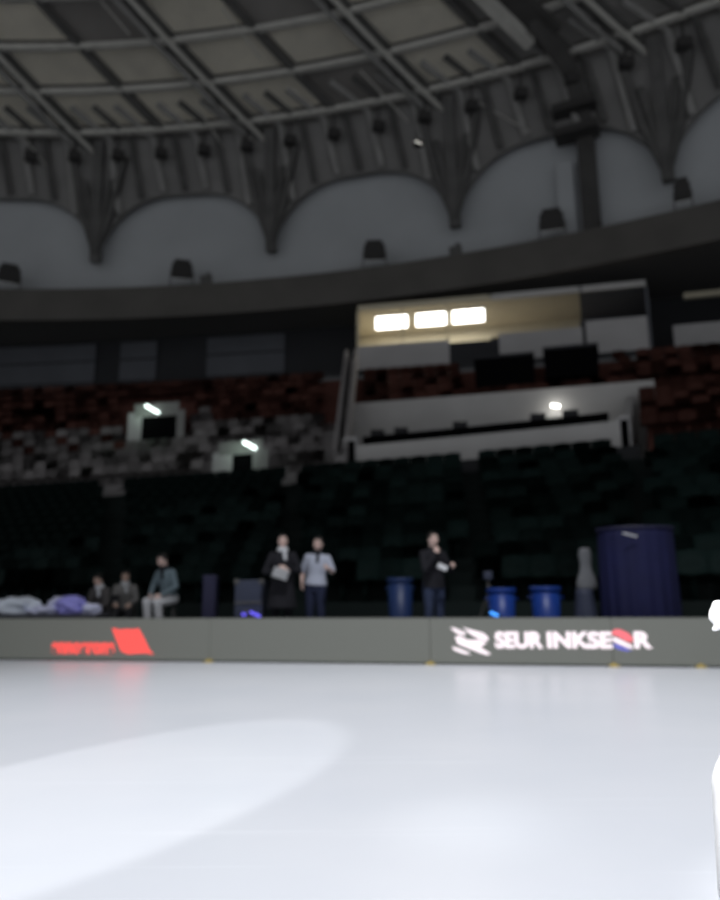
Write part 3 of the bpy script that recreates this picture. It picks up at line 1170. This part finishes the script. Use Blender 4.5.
# ------------------------------------------------------------------ people
def capsule(bm, p0, p1, r0, r1, n=10, m=4):
    p0, p1 = Vector(p0), Vector(p1)
    d = p1 - p0
    if d.length < 1e-6:
        d = Vector((0, 0, 1e-4))
        p1 = p0 + d
    d.normalize()
    ref = Vector((0, 0, 1)) if abs(d.z) < 0.9 else Vector((1, 0, 0))
    u = d.cross(ref).normalized()
    v = d.cross(u).normalized()
    prof = [(p0, r0, -math.pi / 2 * (1 - i / m)) for i in range(m + 1)] + [(p1, r1, math.pi / 2 * i / m) for i in range(m + 1)]
    rows = []
    for p, r, a in prof:
        c = p + d * (r * math.sin(a))
        rr_ = max(r * math.cos(a), 1e-4)
        rows.append([bm.verts.new(c + (u * math.cos(2 * math.pi * k / n) + v * math.sin(2 * math.pi * k / n)) * rr_) for k in range(n)])
    for a, b in zip(rows, rows[1:]):
        for k in range(n):
            bm.faces.new((a[k], a[(k + 1) % n], b[(k + 1) % n], b[k]))
    bm.faces.new(rows[0][::-1])
    bm.faces.new(rows[-1])


def ell(bm, c, s, mtx=None, sub=3):
    r = bmesh.ops.create_icosphere(bm, subdivisions=sub, radius=1.0)
    mt = Matrix.Translation(c) @ Matrix.Diagonal((*s, 1))
    if mtx is not None:
        mt = mtx @ mt
    bmesh.ops.transform(bm, matrix=mt, verts=r['verts'])


def loft_ell(bm, rows, mtx, n=20):
    rs = []
    for z, a, b, yo in rows:
        rs.append([bm.verts.new(mtx @ Vector((a * math.cos(2 * math.pi * k / n), yo + b * math.sin(2 * math.pi * k / n), z))) for k in range(n)])
    for a, b in zip(rs, rs[1:]):
        for k in range(n):
            bm.faces.new((a[k], a[(k + 1) % n], b[(k + 1) % n], b[k]))
    bm.faces.new(rs[0][::-1])
    bm.faces.new(rs[-1])


def remeshed(name, bm, mats, parent, voxel=0.010, smooth=4, picker=None):
    me = bpy.data.meshes.new('tmp')
    bmesh.ops.recalc_face_normals(bm, faces=bm.faces)
    bm.to_mesh(me)
    bm.free()
    ob = bpy.data.objects.new('tmp', me)
    COL.objects.link(ob)
    md = ob.modifiers.new('r', 'REMESH')
    md.mode = 'VOXEL'
    md.voxel_size = voxel
    sm = ob.modifiers.new('s', 'SMOOTH')
    sm.iterations = smooth
    sm.factor = 0.5
    dg = bpy.context.evaluated_depsgraph_get()
    out = bpy.data.meshes.new_from_object(ob.evaluated_get(dg))
    bpy.data.objects.remove(ob)
    bpy.data.meshes.remove(me)
    out.name = name
    out.materials.clear()
    for k in mats:
        out.materials.append(MATS[k])
    for p in out.polygons:
        p.use_smooth = True
        p.material_index = picker(p.center) if picker else 0
    o = bpy.data.objects.new(name, out)
    COL.objects.link(o)
    o.parent = parent
    return o


def hand(bm, wrist, d, nrm, side, curl):
    """palm, four curled fingers and a thumb; nrm points out of the palm, side is towards the thumb"""
    d = Vector(d).normalized()
    nrm = Vector(nrm)
    nrm = (nrm - d * nrm.dot(d)).normalized()
    s = d.cross(nrm).normalized()
    if s.dot(Vector(side)) < 0:
        s = -s
    wr = Vector(wrist)
    lens = (0.072, 0.082, 0.076, 0.060)
    for i in range(4):
        o = s * (0.030 - 0.020 * i)
        k = wr + d * (0.088 - 0.006 * abs(i - 1)) + o
        capsule(bm, wr + o * 0.6 + d * 0.01, k, 0.016, 0.0125, 8, 3)
        p, ang = k, 0.0
        for sgm, fr in enumerate((0.45, 0.32, 0.23)):
            ang += curl * (0.8 if sgm == 0 else 1.0)
            dd = d * math.cos(ang) + nrm * math.sin(ang)
            q_ = p + dd * lens[i] * fr
            capsule(bm, p, q_, 0.0095 - 0.001 * sgm, 0.0088 - 0.001 * sgm, 8, 3)
            p = q_
    t0 = wr + d * 0.025 + s * 0.026 + nrm * 0.006
    t1 = t0 + d * 0.030 + s * 0.024 + nrm * 0.014
    t2 = t1 + d * 0.030 + s * (0.010 - 0.012 * curl) + nrm * (0.008 + 0.012 * curl)
    t3 = t2 + d * 0.022 - s * 0.010 * curl + nrm * 0.010 * curl
    capsule(bm, t0, t1, 0.015, 0.012, 8, 3)
    capsule(bm, t1, t2, 0.0115, 0.010, 8, 3)
    capsule(bm, t2, t3, 0.010, 0.0085, 8, 3)


def person(label, loc, rotz, scale, P, group=None):
    t = thing('person', label, 'person', loc, rotz, group)
    t.scale = (scale,) * 3
    hz = P.get('hip', 0.93)
    dz = hz - 0.93
    T = Matrix.Translation((0, P.get('hipy', 0), hz)) @ Matrix.Rotation(math.radians(P.get('twist', 0)), 4, 'Z') @ \
        Matrix.Rotation(math.radians(P.get('side', 0)), 4, 'Y') @ Matrix.Rotation(math.radians(P.get('lean', 0)), 4, 'X') @ Matrix.Translation((0, 0, -0.93))
    H = T @ Matrix.Translation((0, -0.02, 1.53)) @ Matrix.Rotation(math.radians(P.get('yaw', 0)), 4, 'Z') @ Matrix.Rotation(math.radians(P.get('nod', 0)), 4, 'X') @ \
        Matrix.Rotation(math.radians(P.get('tilt', 0)), 4, 'Y') @ Matrix.Translation((0, 0, 0.115))
    sk = P.get('skin', 'skin_a')
    # ---- body
    bm = bmesh.new()
    TORSO = [(0.84, 0.12, 0.09, 0.0), (0.90, 0.165, 0.108, 0.0), (0.98, 0.165, 0.112, 0.0), (1.10, 0.138, 0.098, 0.0), (1.20, 0.150, 0.108, -0.005), (1.30, 0.165, 0.115, -0.005),
             (1.39, 0.165, 0.10, 0.0), (1.445, 0.115, 0.075, 0.005), (1.48, 0.062, 0.060, 0.0), (1.60, 0.054, 0.056, -0.012)]
    loft_ell(bm, TORSO, T)
    arms = []
    for sg, key in ((-1, 'R'), (1, 'L')):
        sh = T @ Vector((sg * 0.175, 0, 1.395))
        el = T @ Vector(P['elbow' + key])
        wr = T @ Vector(P['wrist' + key])
        capsule(bm, T @ Vector((sg * 0.09, 0, 1.40)), sh, 0.06, 0.056)
        capsule(bm, sh, el, 0.052, 0.038)
        capsule(bm, el, wr, 0.039, 0.025)
        fd = P.get('hand' + key)
        fd = (wr - el).normalized() if fd is None else T.to_3x3() @ Vector(fd)
        nr = T.to_3x3() @ Vector(P.get('palm' + key, (-sg, 0, -0.2)))
        hand(bm, wr, fd, nr, Vector((0, -1, 0.3)), P.get('curl' + key, 0.45))
        arms.append((sh, el, wr))
    legs = []
    for sg, key in ((-1, 'R'), (1, 'L')):
        hp = Vector((sg * 0.092, P.get('hipy', 0), hz - 0.03))
        kn, an = Vector(P['knee' + key]), Vector(P['ankle' + key])
        capsule(bm, hp, kn, 0.088, 0.055)
        capsule(bm, kn, kn + (an - kn) * 0.35, 0.055, 0.055)
        capsule(bm, kn + (an - kn) * 0.35, an, 0.055, 0.036)
        fx = Vector(P.get('toe', (0, -1, 0))).normalized()
        capsule(bm, an + Vector((0, 0, -0.045)), an + fx * 0.15 + Vector((0, 0, -0.055)), 0.036, 0.028)
        legs.append((hp, kn, an, fx))
    # head
    ell(bm, (0, 0.004, 0.012), (0.076, 0.096, 0.108), H)
    ell(bm, (0, -0.018, -0.045), (0.060, 0.072, 0.068), H)
    ell(bm, (0, -0.062, -0.088), (0.028, 0.026, 0.022), H)
    capsule(bm, H @ Vector((0, -0.090, 0.012)), H @ Vector((0, -0.110, -0.028)), 0.009, 0.015)
    for sg in (-1, 1):
        ell(bm, (sg * 0.078, 0.008, -0.005), (0.010, 0.020, 0.032), H)
        ell(bm, (sg * 0.034, -0.078, 0.032), (0.026, 0.014, 0.010), H)
        ell(bm, (sg * 0.040, -0.066, -0.026), (0.024, 0.022, 0.022), H)
        ell(bm, (sg * 0.033, -0.079, 0.010), (0.015, 0.013, 0.010), H)
    ell(bm, (0, -0.084, -0.058), (0.026, 0.011, 0.010), H)
    Hi = H.inverted()

    def pick(c):
        q_ = Hi @ c
        if q_.y < -0.055:
            if abs(abs(q_.x) - 0.033) < 0.014 and abs(q_.z - 0.010) < 0.007:
                return 1
            if abs(abs(q_.x) - 0.034) < 0.022 and abs(q_.z - 0.036) < 0.006:
                return 1
            if abs(q_.x) < 0.025 and abs(q_.z + 0.058) < 0.009:
                return 2
        return 0
    remeshed('body', bm, [sk, 'eye_dark', 'lips'], t, 0.0085, 3, pick)
    # ---- hair
    bm = bmesh.new()
    ell(bm, (0, 0.022, 0.034), (0.083, 0.094, 0.096), H)
    ell(bm, (0, -0.045, 0.088), (0.062, 0.042, 0.030), H)
    for sg in (-1, 1):
        ell(bm, (sg * 0.070, 0.015, 0.015), (0.018, 0.040, 0.050), H)
    if P.get('long'):
        ell(bm, (0, 0.062, -0.05), (0.078, 0.045, 0.13), H)
    remeshed('hair', bm, ['hair'], t, 0.010, 3)
    # ---- top garment
    top = P.get('top', 'cloth_black')
    bm = bmesh.new()
    ex = P.get('bulk', 0.022)
    hem = P.get('hem', 0.86)
    rows = [(z, a + ex, b + ex, y) for z, a, b, y in TORSO[1:9] if z > hem]
    rows = [(hem, 0.172 + ex + P.get('flare', 0.0), 0.118 + ex + P.get('flare', 0.0), 0)] + rows
    rows[-1] = (1.475, 0.080, 0.078, 0.0)
    if P.get('collar', True):
        rows.append((1.525, 0.074, 0.074, 0.0))
    loft_ell(bm, rows, T)
    sl = P.get('sleeve', 1.0)
    for sh, el, wr in arms:
        capsule(bm, T @ Vector((0, 0, 1.39)) * 0.4 + sh * 0.6, sh, 0.07, 0.072)
        if sl >= 1.0:
            capsule(bm, sh, el, 0.072, 0.057)
            capsule(bm, el, el + (wr - el) * 0.93, 0.057, 0.042)
        else:
            capsule(bm, sh, sh + (el - sh) * sl * 1.6, 0.072, 0.064)
    remeshed('jacket' if sl >= 1 else 'shirt', bm, [top], t, 0.012, 4)
    # ---- trousers
    bm = bmesh.new()
    TT = T if P.get('seat') is None else Matrix.Translation((0, P.get('hipy', 0), dz))
    loft_ell(bm, [(0.80, 0.15, 0.11, 0), (0.88, 0.178, 0.122, 0), (0.99, 0.172, 0.120, 0.0), (1.04, 0.155, 0.11, 0)], TT)
    lb = P.get('legbulk', 0.016)
    for hp, kn, an, fx in legs:
        capsule(bm, hp, kn, 0.095 + lb, 0.062 + lb)
        capsule(bm, kn, an + (kn - an) * 0.10, 0.062 + lb, 0.050 + lb)
    remeshed('trousers', bm, [P.get('pants', 'cloth_dark')], t, 0.012, 4)
    for hp, kn, an, fx in legs:
        bm = bmesh.new()
        capsule(bm, an + Vector((0, 0, -0.040)) - fx * 0.03, an + fx * 0.17 + Vector((0, 0, -0.052)), 0.048, 0.038)
        capsule(bm, an + Vector((0, 0, 0.03)), an + Vector((0, 0, -0.03)), 0.050, 0.050)
        remeshed('shoe', bm, [P.get('shoe', 'boot_black')], t, 0.010, 2)
    if P.get('scarf'):
        bm = bmesh.new()
        loft_ell(bm, [(1.455, 0.092, 0.090, -0.008), (1.49, 0.098, 0.098, -0.01), (1.53, 0.088, 0.088, -0.012), (1.545, 0.070, 0.070, -0.012)], T)
        capsule(bm, T @ Vector((0.03, -0.10, 1.49)), T @ Vector((0.045, -0.145, 1.33)), 0.035, 0.030)
        remeshed('scarf', bm, [P['scarf']], t, 0.010, 4)
    return t


STAND = dict(kneeR=(-0.10, -0.02, 0.50), ankleR=(-0.105, 0.015, 0.085), kneeL=(0.10, -0.02, 0.50), ankleL=(0.105, 0.015, 0.085))
SIT = dict(hip=0.53, seat=1, kneeR=(-0.13, -0.44, 0.50), ankleR=(-0.13, -0.42, 0.085), kneeL=(0.13, -0.44, 0.50), ankleL=(0.13, -0.42, 0.085))


def put(px, py_top, Y, nominal):
    """floor point below, and scale of, a figure whose head top stands at this pixel"""
    p = at_y(px, py_top, Y)
    return (p.x, p.y, FLOOR), (p.z - FLOOR) / nominal


# two seated at the table, left
loc, sc = put(105, 573.5, 13.75, 1.345)
person('seated person in dark grey jacket at the table, leftmost of the people', loc, math.radians(-14), sc,
       dict(SIT, lean=16, elbowR=(-0.23, -0.12, 1.15), wristR=(-0.14, -0.36, 1.12), elbowL=(0.21, -0.14, 1.15), wristL=(0.12, -0.36, 1.12), top='cloth_charcoal', scarf='cloth_pale', nod=6, yaw=-8,
            skin='skin_b', pants='cloth_dark', palmR=(0, 0, -1), palmL=(0, 0, -1)))
loc, sc = put(127, 570.5, 14.25, 1.345)
person('seated person in grey jacket with pale collar, second from the left', loc, math.radians(10), sc,
       dict(SIT, lean=12, elbowR=(-0.21, -0.12, 1.16), wristR=(-0.14, -0.34, 1.14), elbowL=(0.24, -0.10, 1.16), wristL=(0.14, -0.33, 1.13), top='cloth_ash', scarf='cloth_pale', nod=4, yaw=10,
            skin='skin_b', pants='cloth_dark', palmR=(0, 0, -1), palmL=(0, 0, -1)))
# third, leaning on the table end with pale trousers
loc, sc = put(171, 555.5, 13.4, 1.52)
stool_loc = Vector(loc)
person('person in teal vest and pale trousers perched on a stool, pale blue sleeve', loc, math.radians(-32), sc,
       dict(hip=0.74, seat=1, lean=14, kneeR=(-0.13, -0.42, 0.66), ankleR=(-0.13, -0.36, 0.20), kneeL=(0.13, -0.40, 0.64), ankleL=(0.13, -0.32, 0.20),
            elbowR=(-0.28, -0.10, 1.15), wristR=(-0.12, -0.33, 1.06), elbowL=(0.27, -0.05, 1.14), wristL=(0.16, -0.33, 1.05), top='cloth_skyblue', pants='cloth_pale', yaw=-10, nod=4,
            scarf='cloth_black', legbulk=0.02))
st = thing('bar_stool', 'dark round stool under the perched person', 'stool', loc, 0)
bm = bmesh.new()
lathe(bm, [(0.02, 0.0), (0.17, 0.0), (0.18, 0.02), (0.17, 0.05), (0.02, 0.06)], 24, (0, 0.02, 0.60 * sc))
link_mesh('seat', bm, 'chair_dark', st)
for k in range(4):
    a = math.pi / 4 + k * math.pi / 2
    bm = bmesh.new()
    tube(bm, [(0.12 * math.cos(a), 0.02 + 0.12 * math.sin(a), 0.61 * sc), (0.20 * math.cos(a), 0.02 + 0.20 * math.sin(a), 0.0)], 0.014, 8)
    link_mesh('leg', bm, 'steel_dark', st)
bm = bmesh.new()
tube(bm, [(0.175 * math.cos(2 * math.pi * k / 24), 0.02 + 0.175 * math.sin(2 * math.pi * k / 24), 0.19 * sc) for k in range(25)], 0.010, 6)
link_mesh('foot_ring', bm, 'steel_dark', st)

# pair standing in the middle
loc, sc = put(283, 534.5, 12.35, 1.755)
person('standing person in long black coat and pale scarf with folded arms', loc, math.radians(6), sc,
       dict(STAND, elbowR=(-0.29, -0.06, 1.12), wristR=(-0.03, -0.26, 1.12), elbowL=(0.29, -0.06, 1.13), wristL=(0.06, -0.25, 1.18), top='cloth_black', hem=0.52, flare=0.05, bulk=0.034, scarf='cloth_pale',
            pants='cloth_black', handR=(1, -0.15, 0.1), handL=(-1, -0.2, -0.1), palmR=(0, 1, 0), palmL=(0, 1, 0), yaw=4))
fold = at_y(283, 574, 12.35)
bm = bmesh.new()
fx = Vector((loc[0] + 0.0, loc[1] - 0.30, fold.z))
loft(bm, [[Vector((x, -0.006 * math.cos(x * 20), z)) for z in (-0.09, 0.0, 0.09)] for x in [-0.13 + 0.26 * i / 8 for i in range(9)]])
bmesh.ops.solidify(bm, geom=bm.faces[:], thickness=0.012)
o = link_mesh('folder', bm, 'cloth_pale')
o.location = fx
o.rotation_euler = (math.radians(-18), math.radians(18), 0)
tag(o, 'pale folder held against the chest of the person in black coat', 'folder')
loc, sc = put(316, 537.5, 12.55, 1.755)
person('standing person in pale grey shirt and dark scarf beside the black coat', loc, math.radians(-14), sc,
       dict(STAND, elbowR=(-0.27, 0.03, 1.13), wristR=(-0.22, -0.12, 0.94), elbowL=(0.30, -0.03, 1.17), wristL=(0.30, -0.30, 1.22), top='cloth_white', hem=0.92, bulk=0.028, sleeve=0.55, scarf='cloth_black',
            pants='cloth_navy', side=4, yaw=-6))
# one in dark jacket and jeans, hand at the chin
loc, sc = put(432, 532.5, 12.0, 1.755)
person('standing person in dark jacket and blue jeans with a hand at the chin', loc, math.radians(22), sc,
       dict(STAND, elbowR=(-0.24, -0.18, 1.14), wristR=(-0.05, -0.24, 1.40), elbowL=(0.28, -0.08, 1.12), wristL=(0.20, -0.32, 1.19), top='cloth_black', hem=0.84, bulk=0.034, pants='denim',
            handR=(0.35, 0.25, 0.9), palmR=(0, 1, 0.1), curlR=0.7, yaw=14, skin='skin_a', curlL=0.7))
ph_ = at_y(442.5, 567, 11.62)
bm = bmesh.new()
box(bm, (0, 0, 0), (0.16, 0.02, 0.09), 0, 0.008)
o = link_mesh('phone', bm, 'cloth_pale')
o.location = ph_
o.rotation_euler = (math.radians(-15), math.radians(24), 0)
tag(o, 'pale phone in the hand of the person in jeans', 'phone')

# skater in white at the right edge, very near the camera, mostly out of the frame
wl = (1.345, 2.2, 0.0)
person('person in white at the right edge, only fist and knee in view', wl, math.radians(-90), 0.98,
       dict(hip=0.85, hipy=0.05, lean=0, kneeR=(-0.12, -0.19, 0.44), ankleR=(-0.12, -0.22, 0.10), kneeL=(0.12, -0.19, 0.44), ankleL=(0.12, -0.25, 0.10), elbowR=(-0.25, 0.14, 1.13), wristR=(-0.24, 0.02, 0.90),
            elbowL=(0.24, -0.04, 1.12), wristL=(0.10, -0.30, 1.065), top='costume_white', pants='costume_white', skin='costume_white', legbulk=0.045, curlL=1.35, curlR=0.5, shoe='boot_black', bulk=0.0,
            palmL=(-0.3, 0.2, -1), handL=(-0.1, -1, 0.0), hem=0.98))

# ------------------------------------------------------------------ things behind the board
# table with bags and papers, left edge
p0, p1 = at_y(-50, 612, 13.5), at_y(103, 612, 13.2)
tw = (p1 - p0).length
tm = (p0 + p1) / 2
tb = thing('folding_table', 'long dark folding table behind the board at the left edge', 'table', (tm.x, tm.y, FLOOR), math.atan2(p1.y - p0.y, p1.x - p0.x))
TH = at_y(50, 614.5, 13.35).z - FLOOR
bm = bmesh.new()
box(bm, (0, 0, TH - 0.02), (tw, 0.62, 0.04), 0, 0.008)
link_mesh('tabletop', bm, 'table_top', tb)
for sx in (-1, 1):
    for sy in (-1, 1):
        bm = bmesh.new()
        tube(bm, [(sx * (tw / 2 - 0.2), sy * 0.26, TH - 0.04), (sx * (tw / 2 - 0.14), sy * 0.26, 0)], 0.016, 8)
        link_mesh('leg', bm, 'steel_dark', tb)


def lump(name, label, cat, px, py0, py1, wpx, Y, m, seed, group=None, z0=None):
    c = at_y(px, py1, Y)
    hgt = (py1 - py0) * Y / 720
    wd = wpx * Y / 720
    bm = bmesh.new()
    bmesh.ops.create_icosphere(bm, subdivisions=4, radius=1.0)
    for v in bm.verts:
        nn = noise.noise(v.co * 1.7 + Vector((seed, seed * 2.3, 0)))
        n3 = noise.noise(v.co * 5.0 + Vector((seed * 3, 0, seed)))
        v.co *= 1 + 0.35 * nn + 0.10 * n3
        z = v.co.z
        v.co = Vector((v.co.x * wd / 2, v.co.y * min(wd / 2, 0.24), max(0.0, (z * 0.55 + 0.45)) * hgt))
    o = link_mesh(name, bm, m, None, True)
    o.location = (c.x, c.y, FLOOR + TH if z0 is None else z0)
    return tag(o, label, cat, group)


lump('plastic_bag', 'crumpled whitish plastic bag on the table, leftmost', 'bag', 16, 598, 615, 46, 13.35, 'bag_white', 1.3)
lump('folded_cloth', 'flat lilac cloth lying on the table between the bags', 'cloth', 46, 606, 615, 34, 13.3, 'bag_lilac', 4.1)
lump('plastic_bag', 'violet plastic bag on the table nearest the seated people', 'bag', 72, 597, 615, 30, 13.25, 'bag_violet', 7.7)
lump('plastic_bag', 'small pale plastic bag behind the violet bag on the table', 'bag', 58, 598, 615, 22, 13.5, 'bag_lilac', 9.2)
lump('paper_heap', 'pale heap of papers at the right end of the table', 'papers', 92, 604, 615, 18, 13.2, 'bag_lilac', 12.2)
# folding chairs for the two seated people
for (px, pt, Y, rz, lab) in ((105, 573.5, 13.75, -14, 'dark folding chair under the leftmost seated person'), (127, 570.5, 14.25, 10, 'dark folding chair under the second seated person')):
    l2, s2 = put(px, pt, Y, 1.345)
    t = thing('folding_chair', lab, 'chair', l2, math.radians(rz))
    bm = bmesh.new()
    box(bm, (0, -0.05, 0.40 * s2), (0.40, 0.40, 0.03), 0, 0.008)
    link_mesh('seat', bm, 'chair_dark', t)
    bm = bmesh.new()
    box(bm, (0, 0.22, 0.76 * s2), (0.40, 0.03, 0.22), 0, 0.01)
    link_mesh('backrest', bm, 'chair_dark', t)
    for sx in (-0.2, 0.2):
        bm = bmesh.new()
        tube(bm, [(sx, 0.24, 0.86 * s2), (sx, -0.2, 0.0)], 0.011, 6)
        link_mesh('leg', bm, 'steel_dark', t)
        bm = bmesh.new()
        tube(bm, [(sx * 0.92, -0.2, 0.40 * s2), (sx * 0.92, 0.22, 0.0)], 0.011, 6)
        link_mesh('leg', bm, 'steel_dark', t)


def crate(name, label, cat, xa, xb, ytop, Y, depth, m, ribs=True):
    a, b = at_y(xa, ytop, Y), at_y(xb, ytop, Y)
    wd = b.x - a.x
    hg = (a.z + b.z) / 2 - FLOOR
    t = thing(name, label, cat, ((a.x + b.x) / 2, Y + depth / 2, FLOOR))
    bm = bmesh.new()
    box(bm, (0, 0, hg / 2 + 0.03), (wd, depth, hg - 0.06), 0, 0.02)
    link_mesh('shell', bm, m, t)
    if ribs:
        for sx in (-1, 1):
            for z_ in (0.06, hg - 0.03):
                bm = bmesh.new()
                box(bm, (sx * (wd / 2 - 0.03), -depth / 2 + 0.03, z_), (0.09, 0.09, 0.09), 0, 0.02)
                link_mesh('corner', bm, 'steel_dark', t)
        bm = bmesh.new()
        box(bm, (0, -depth / 2 - 0.004, hg * 0.62), (wd * 0.98, 0.02, 0.035), 0, 0.005)
        link_mesh('lid_rail', bm, 'steel_dark', t)
        bm = bmesh.new()
        box(bm, (0, -depth / 2 - 0.012, hg * 0.45), (0.14, 0.03, 0.10), 0, 0.01)
        link_mesh('latch', bm, 'steel_dark', t)
    else:
        bm = bmesh.new()
        box(bm, (0, 0, 0.02), (wd * 1.05, depth * 1.05, 0.05), 0, 0.01)
        link_mesh('base', bm, 'steel_dark', t)
    return t, hg


crate('equipment_case', 'blue-grey equipment case left of the person in black coat', 'case', 235, 263, 580, 12.5, 0.55, 'case_blue')
crate('loudspeaker_column', 'tall narrow navy cabinet left of the equipment case', 'cabinet', 203, 216, 575, 12.9, 0.3, 'case_navy', False)


def glow(px0, py0, px1, py1, Y, m, label):
    a, b = at_y(px0, py0, Y), at_y(px1, py1, Y)
    bm = bmesh.new()
    tube(bm, [a, b], 0.022, 8)
    o = link_mesh('led_stick', bm, m)
    d = (b - a).normalized()
    for q_ in (a, b):
        bm = bmesh.new()
        tube(bm, [q_ - d * 0.015, q_ + d * 0.015], 0.028, 8)
        link_mesh('cap', bm, 'boot_black', o)
    return tag(o, label, 'light stick')


glow(241, 614, 247, 615, 12.42, 'glow_violet', 'short violet light stick in front of the equipment case')
glow(249, 611.5, 261, 617, 12.36, 'glow_violet', 'bright violet light stick leaning on the equipment case')


def barrel(label, px, wpx, ytop, Y, m, group=None):
    c = at_y(px, ytop, Y)
    hg = c.z - FLOOR
    R_ = wpx * Y / 720 / 2
    t = thing('plastic_bin', label, 'bin', (c.x, Y, FLOOR), 0, group)
    bm = bmesh.new()
    lathe(bm, [(0.02, 0.0), (R_ * 0.80, 0.0), (R_ * 0.84, 0.03), (R_ * 0.97, hg - 0.06), (R_ * 0.90, hg - 0.06), (R_ * 0.78, 0.06), (0.02, 0.05)], 32)
    link_mesh('shell', bm, m, t, True)
    bm = bmesh.new()
    lathe(bm, [(R_ * 0.94, hg - 0.08), (R_ * 1.04, hg - 0.07), (R_ * 1.05, hg - 0.01), (R_ * 1.0, hg), (R_ * 0.93, hg - 0.01), (R_ * 0.93, hg - 0.08)], 32)
    link_mesh('rim', bm, m, t, True)
    for sg in (-1, 1):
        bm = bmesh.new()
        tube(bm, [(sg * R_ * 0.9, -0.08, hg - 0.16), (sg * R_ * 1.10, -0.07, hg - 0.17), (sg * R_ * 1.12, 0.07, hg - 0.17), (sg * R_ * 0.9, 0.08, hg - 0.16)], 0.014, 8)
        link_mesh('handle', bm, m, t)
    return t


barrel('bright blue plastic bin with a glowing stick at its front', 501, 27, 588, 11.75, 'tub_blue')
barrel('bright blue plastic bin, right one, next to the grey draped stand', 545, 29, 586.5, 11.8, 'tub_blue')
barrel('dark navy plastic bin left of the person in jeans', 400, 25, 578, 12.2, 'tub_navy')
glow(489, 612, 499, 616, 11.45, 'glow_cyan', 'glowing cyan light stick leaning on the left bright bin')


def drape(name, part, label, cat, px, wtop, wbot, ytop, Y, m, folds, depth=1.0):
    c = at_y(px, ytop, Y)
    hg = c.z - FLOOR
    t = thing(name, label, cat, (c.x, Y, FLOOR))
    r0_, r1_ = wtop * Y / 1440, wbot * Y / 1440
    bm = bmesh.new()
    n_ = 96
    rows = []
    for i in range(13):
        f = i / 12
        r_ = r1_ + (r0_ - r1_) * f
        rows.append([bm.verts.new((r_ * math.cos(2 * math.pi * k / n_) * (1 + 0.035 * (1.2 - f) * math.sin(folds * 2 * math.pi * k / n_ + i * 0.1)),
                                   depth * r_ * math.sin(2 * math.pi * k / n_) * (1 + 0.035 * (1.2 - f) * math.sin(folds * 2 * math.pi * k / n_)), 0.01 + (hg - 0.03) * f)) for k in range(n_)])
    top_ = bm.verts.new((0, 0, hg))
    for a, b in zip(rows, rows[1:]):
        for k in range(n_):
            bm.faces.new((a[k], a[(k + 1) % n_], b[(k + 1) % n_], b[k]))
    for k in range(n_):
        bm.faces.new((rows[-1][k], rows[-1][(k + 1) % n_], top_))
    bm.faces.new(rows[0][::-1])
    link_mesh(part, bm, m, t, True)
    return t, hg, r0_


t, hg, r_ = drape('curtain_booth', 'curtain', 'tall round dark blue curtain booth behind the board at right', 'booth', 634, 72, 74, 527, 11.7, 'booth_blue', 18, 0.85)
bm = bmesh.new()
tube(bm, [(r_ * 1.02 * math.cos(2 * math.pi * k / 32), 0.85 * r_ * 1.02 * math.sin(2 * math.pi * k / 32), hg - 0.04) for k in range(33)], 0.022, 6)
link_mesh('top_ring', bm, 'case_navy', t)
a, b = at_y(623, 533, 11.7 - 0.57), at_y(637, 536.5, 11.7 - 0.57)
bm = bmesh.new()
tube(bm, [(a.x - t.location.x, -0.56, a.z - FLOOR), (b.x - t.location.x, -0.56, b.z - FLOOR)], 0.012, 6)
link_mesh('hook_rail', bm, 'lamp_dull', t)['label'] = 'pale rail near the top'
t, hg, r_ = drape('draped_stand', 'drape', 'dark grey draped stand with a pale cloth on top, left of the blue booth', 'stand', 584, 16, 27, 588, 11.95, 'case_blue', 9)
zb = at_y(587, 590, 11.95).z - FLOOR
zt = at_y(587, 548, 11.95).z - FLOOR
bm = bmesh.new()
rows = []
for i in range(11):
    f = i / 10
    rx = 0.16 - 0.09 * f + 0.02 * math.sin(f * 9)
    rows.append((zb + (zt - zb) * f, rx, rx * 0.6, 0))
loft_ell(bm, rows, Matrix.Translation((0.05, 0, 0)), 24)
link_mesh('pale_cloth', bm, 'cloth_grey', t, True)['label'] = 'pale grey cloth'
# small grey camera case on a post behind the left bright bin
t = thing('tripod', 'grey tripod head poking up behind the left bright bin', 'tripod', (at_y(488, 580, 12.25).x, 12.25, FLOOR))
zt = at_y(488, 572, 12.25).z - FLOOR
bm = bmesh.new()
tube(bm, [(0, 0, 0.5), (0, 0, zt - 0.1)], 0.022, 8)
link_mesh('column', bm, 'steel_dark', t)
bm = bmesh.new()
box(bm, (0, 0, zt - 0.06), (0.14, 0.12, 0.14), 0, 0.02)
link_mesh('head', bm, 'case_blue', t)
for k in range(3):
    a = k * 2 * math.pi / 3 + 0.5
    bm = bmesh.new()
    tube(bm, [(0, 0, 0.75), (0.32 * math.cos(a), 0.32 * math.sin(a), 0.0)], 0.014, 6)
    link_mesh('leg', bm, 'steel_dark', t)
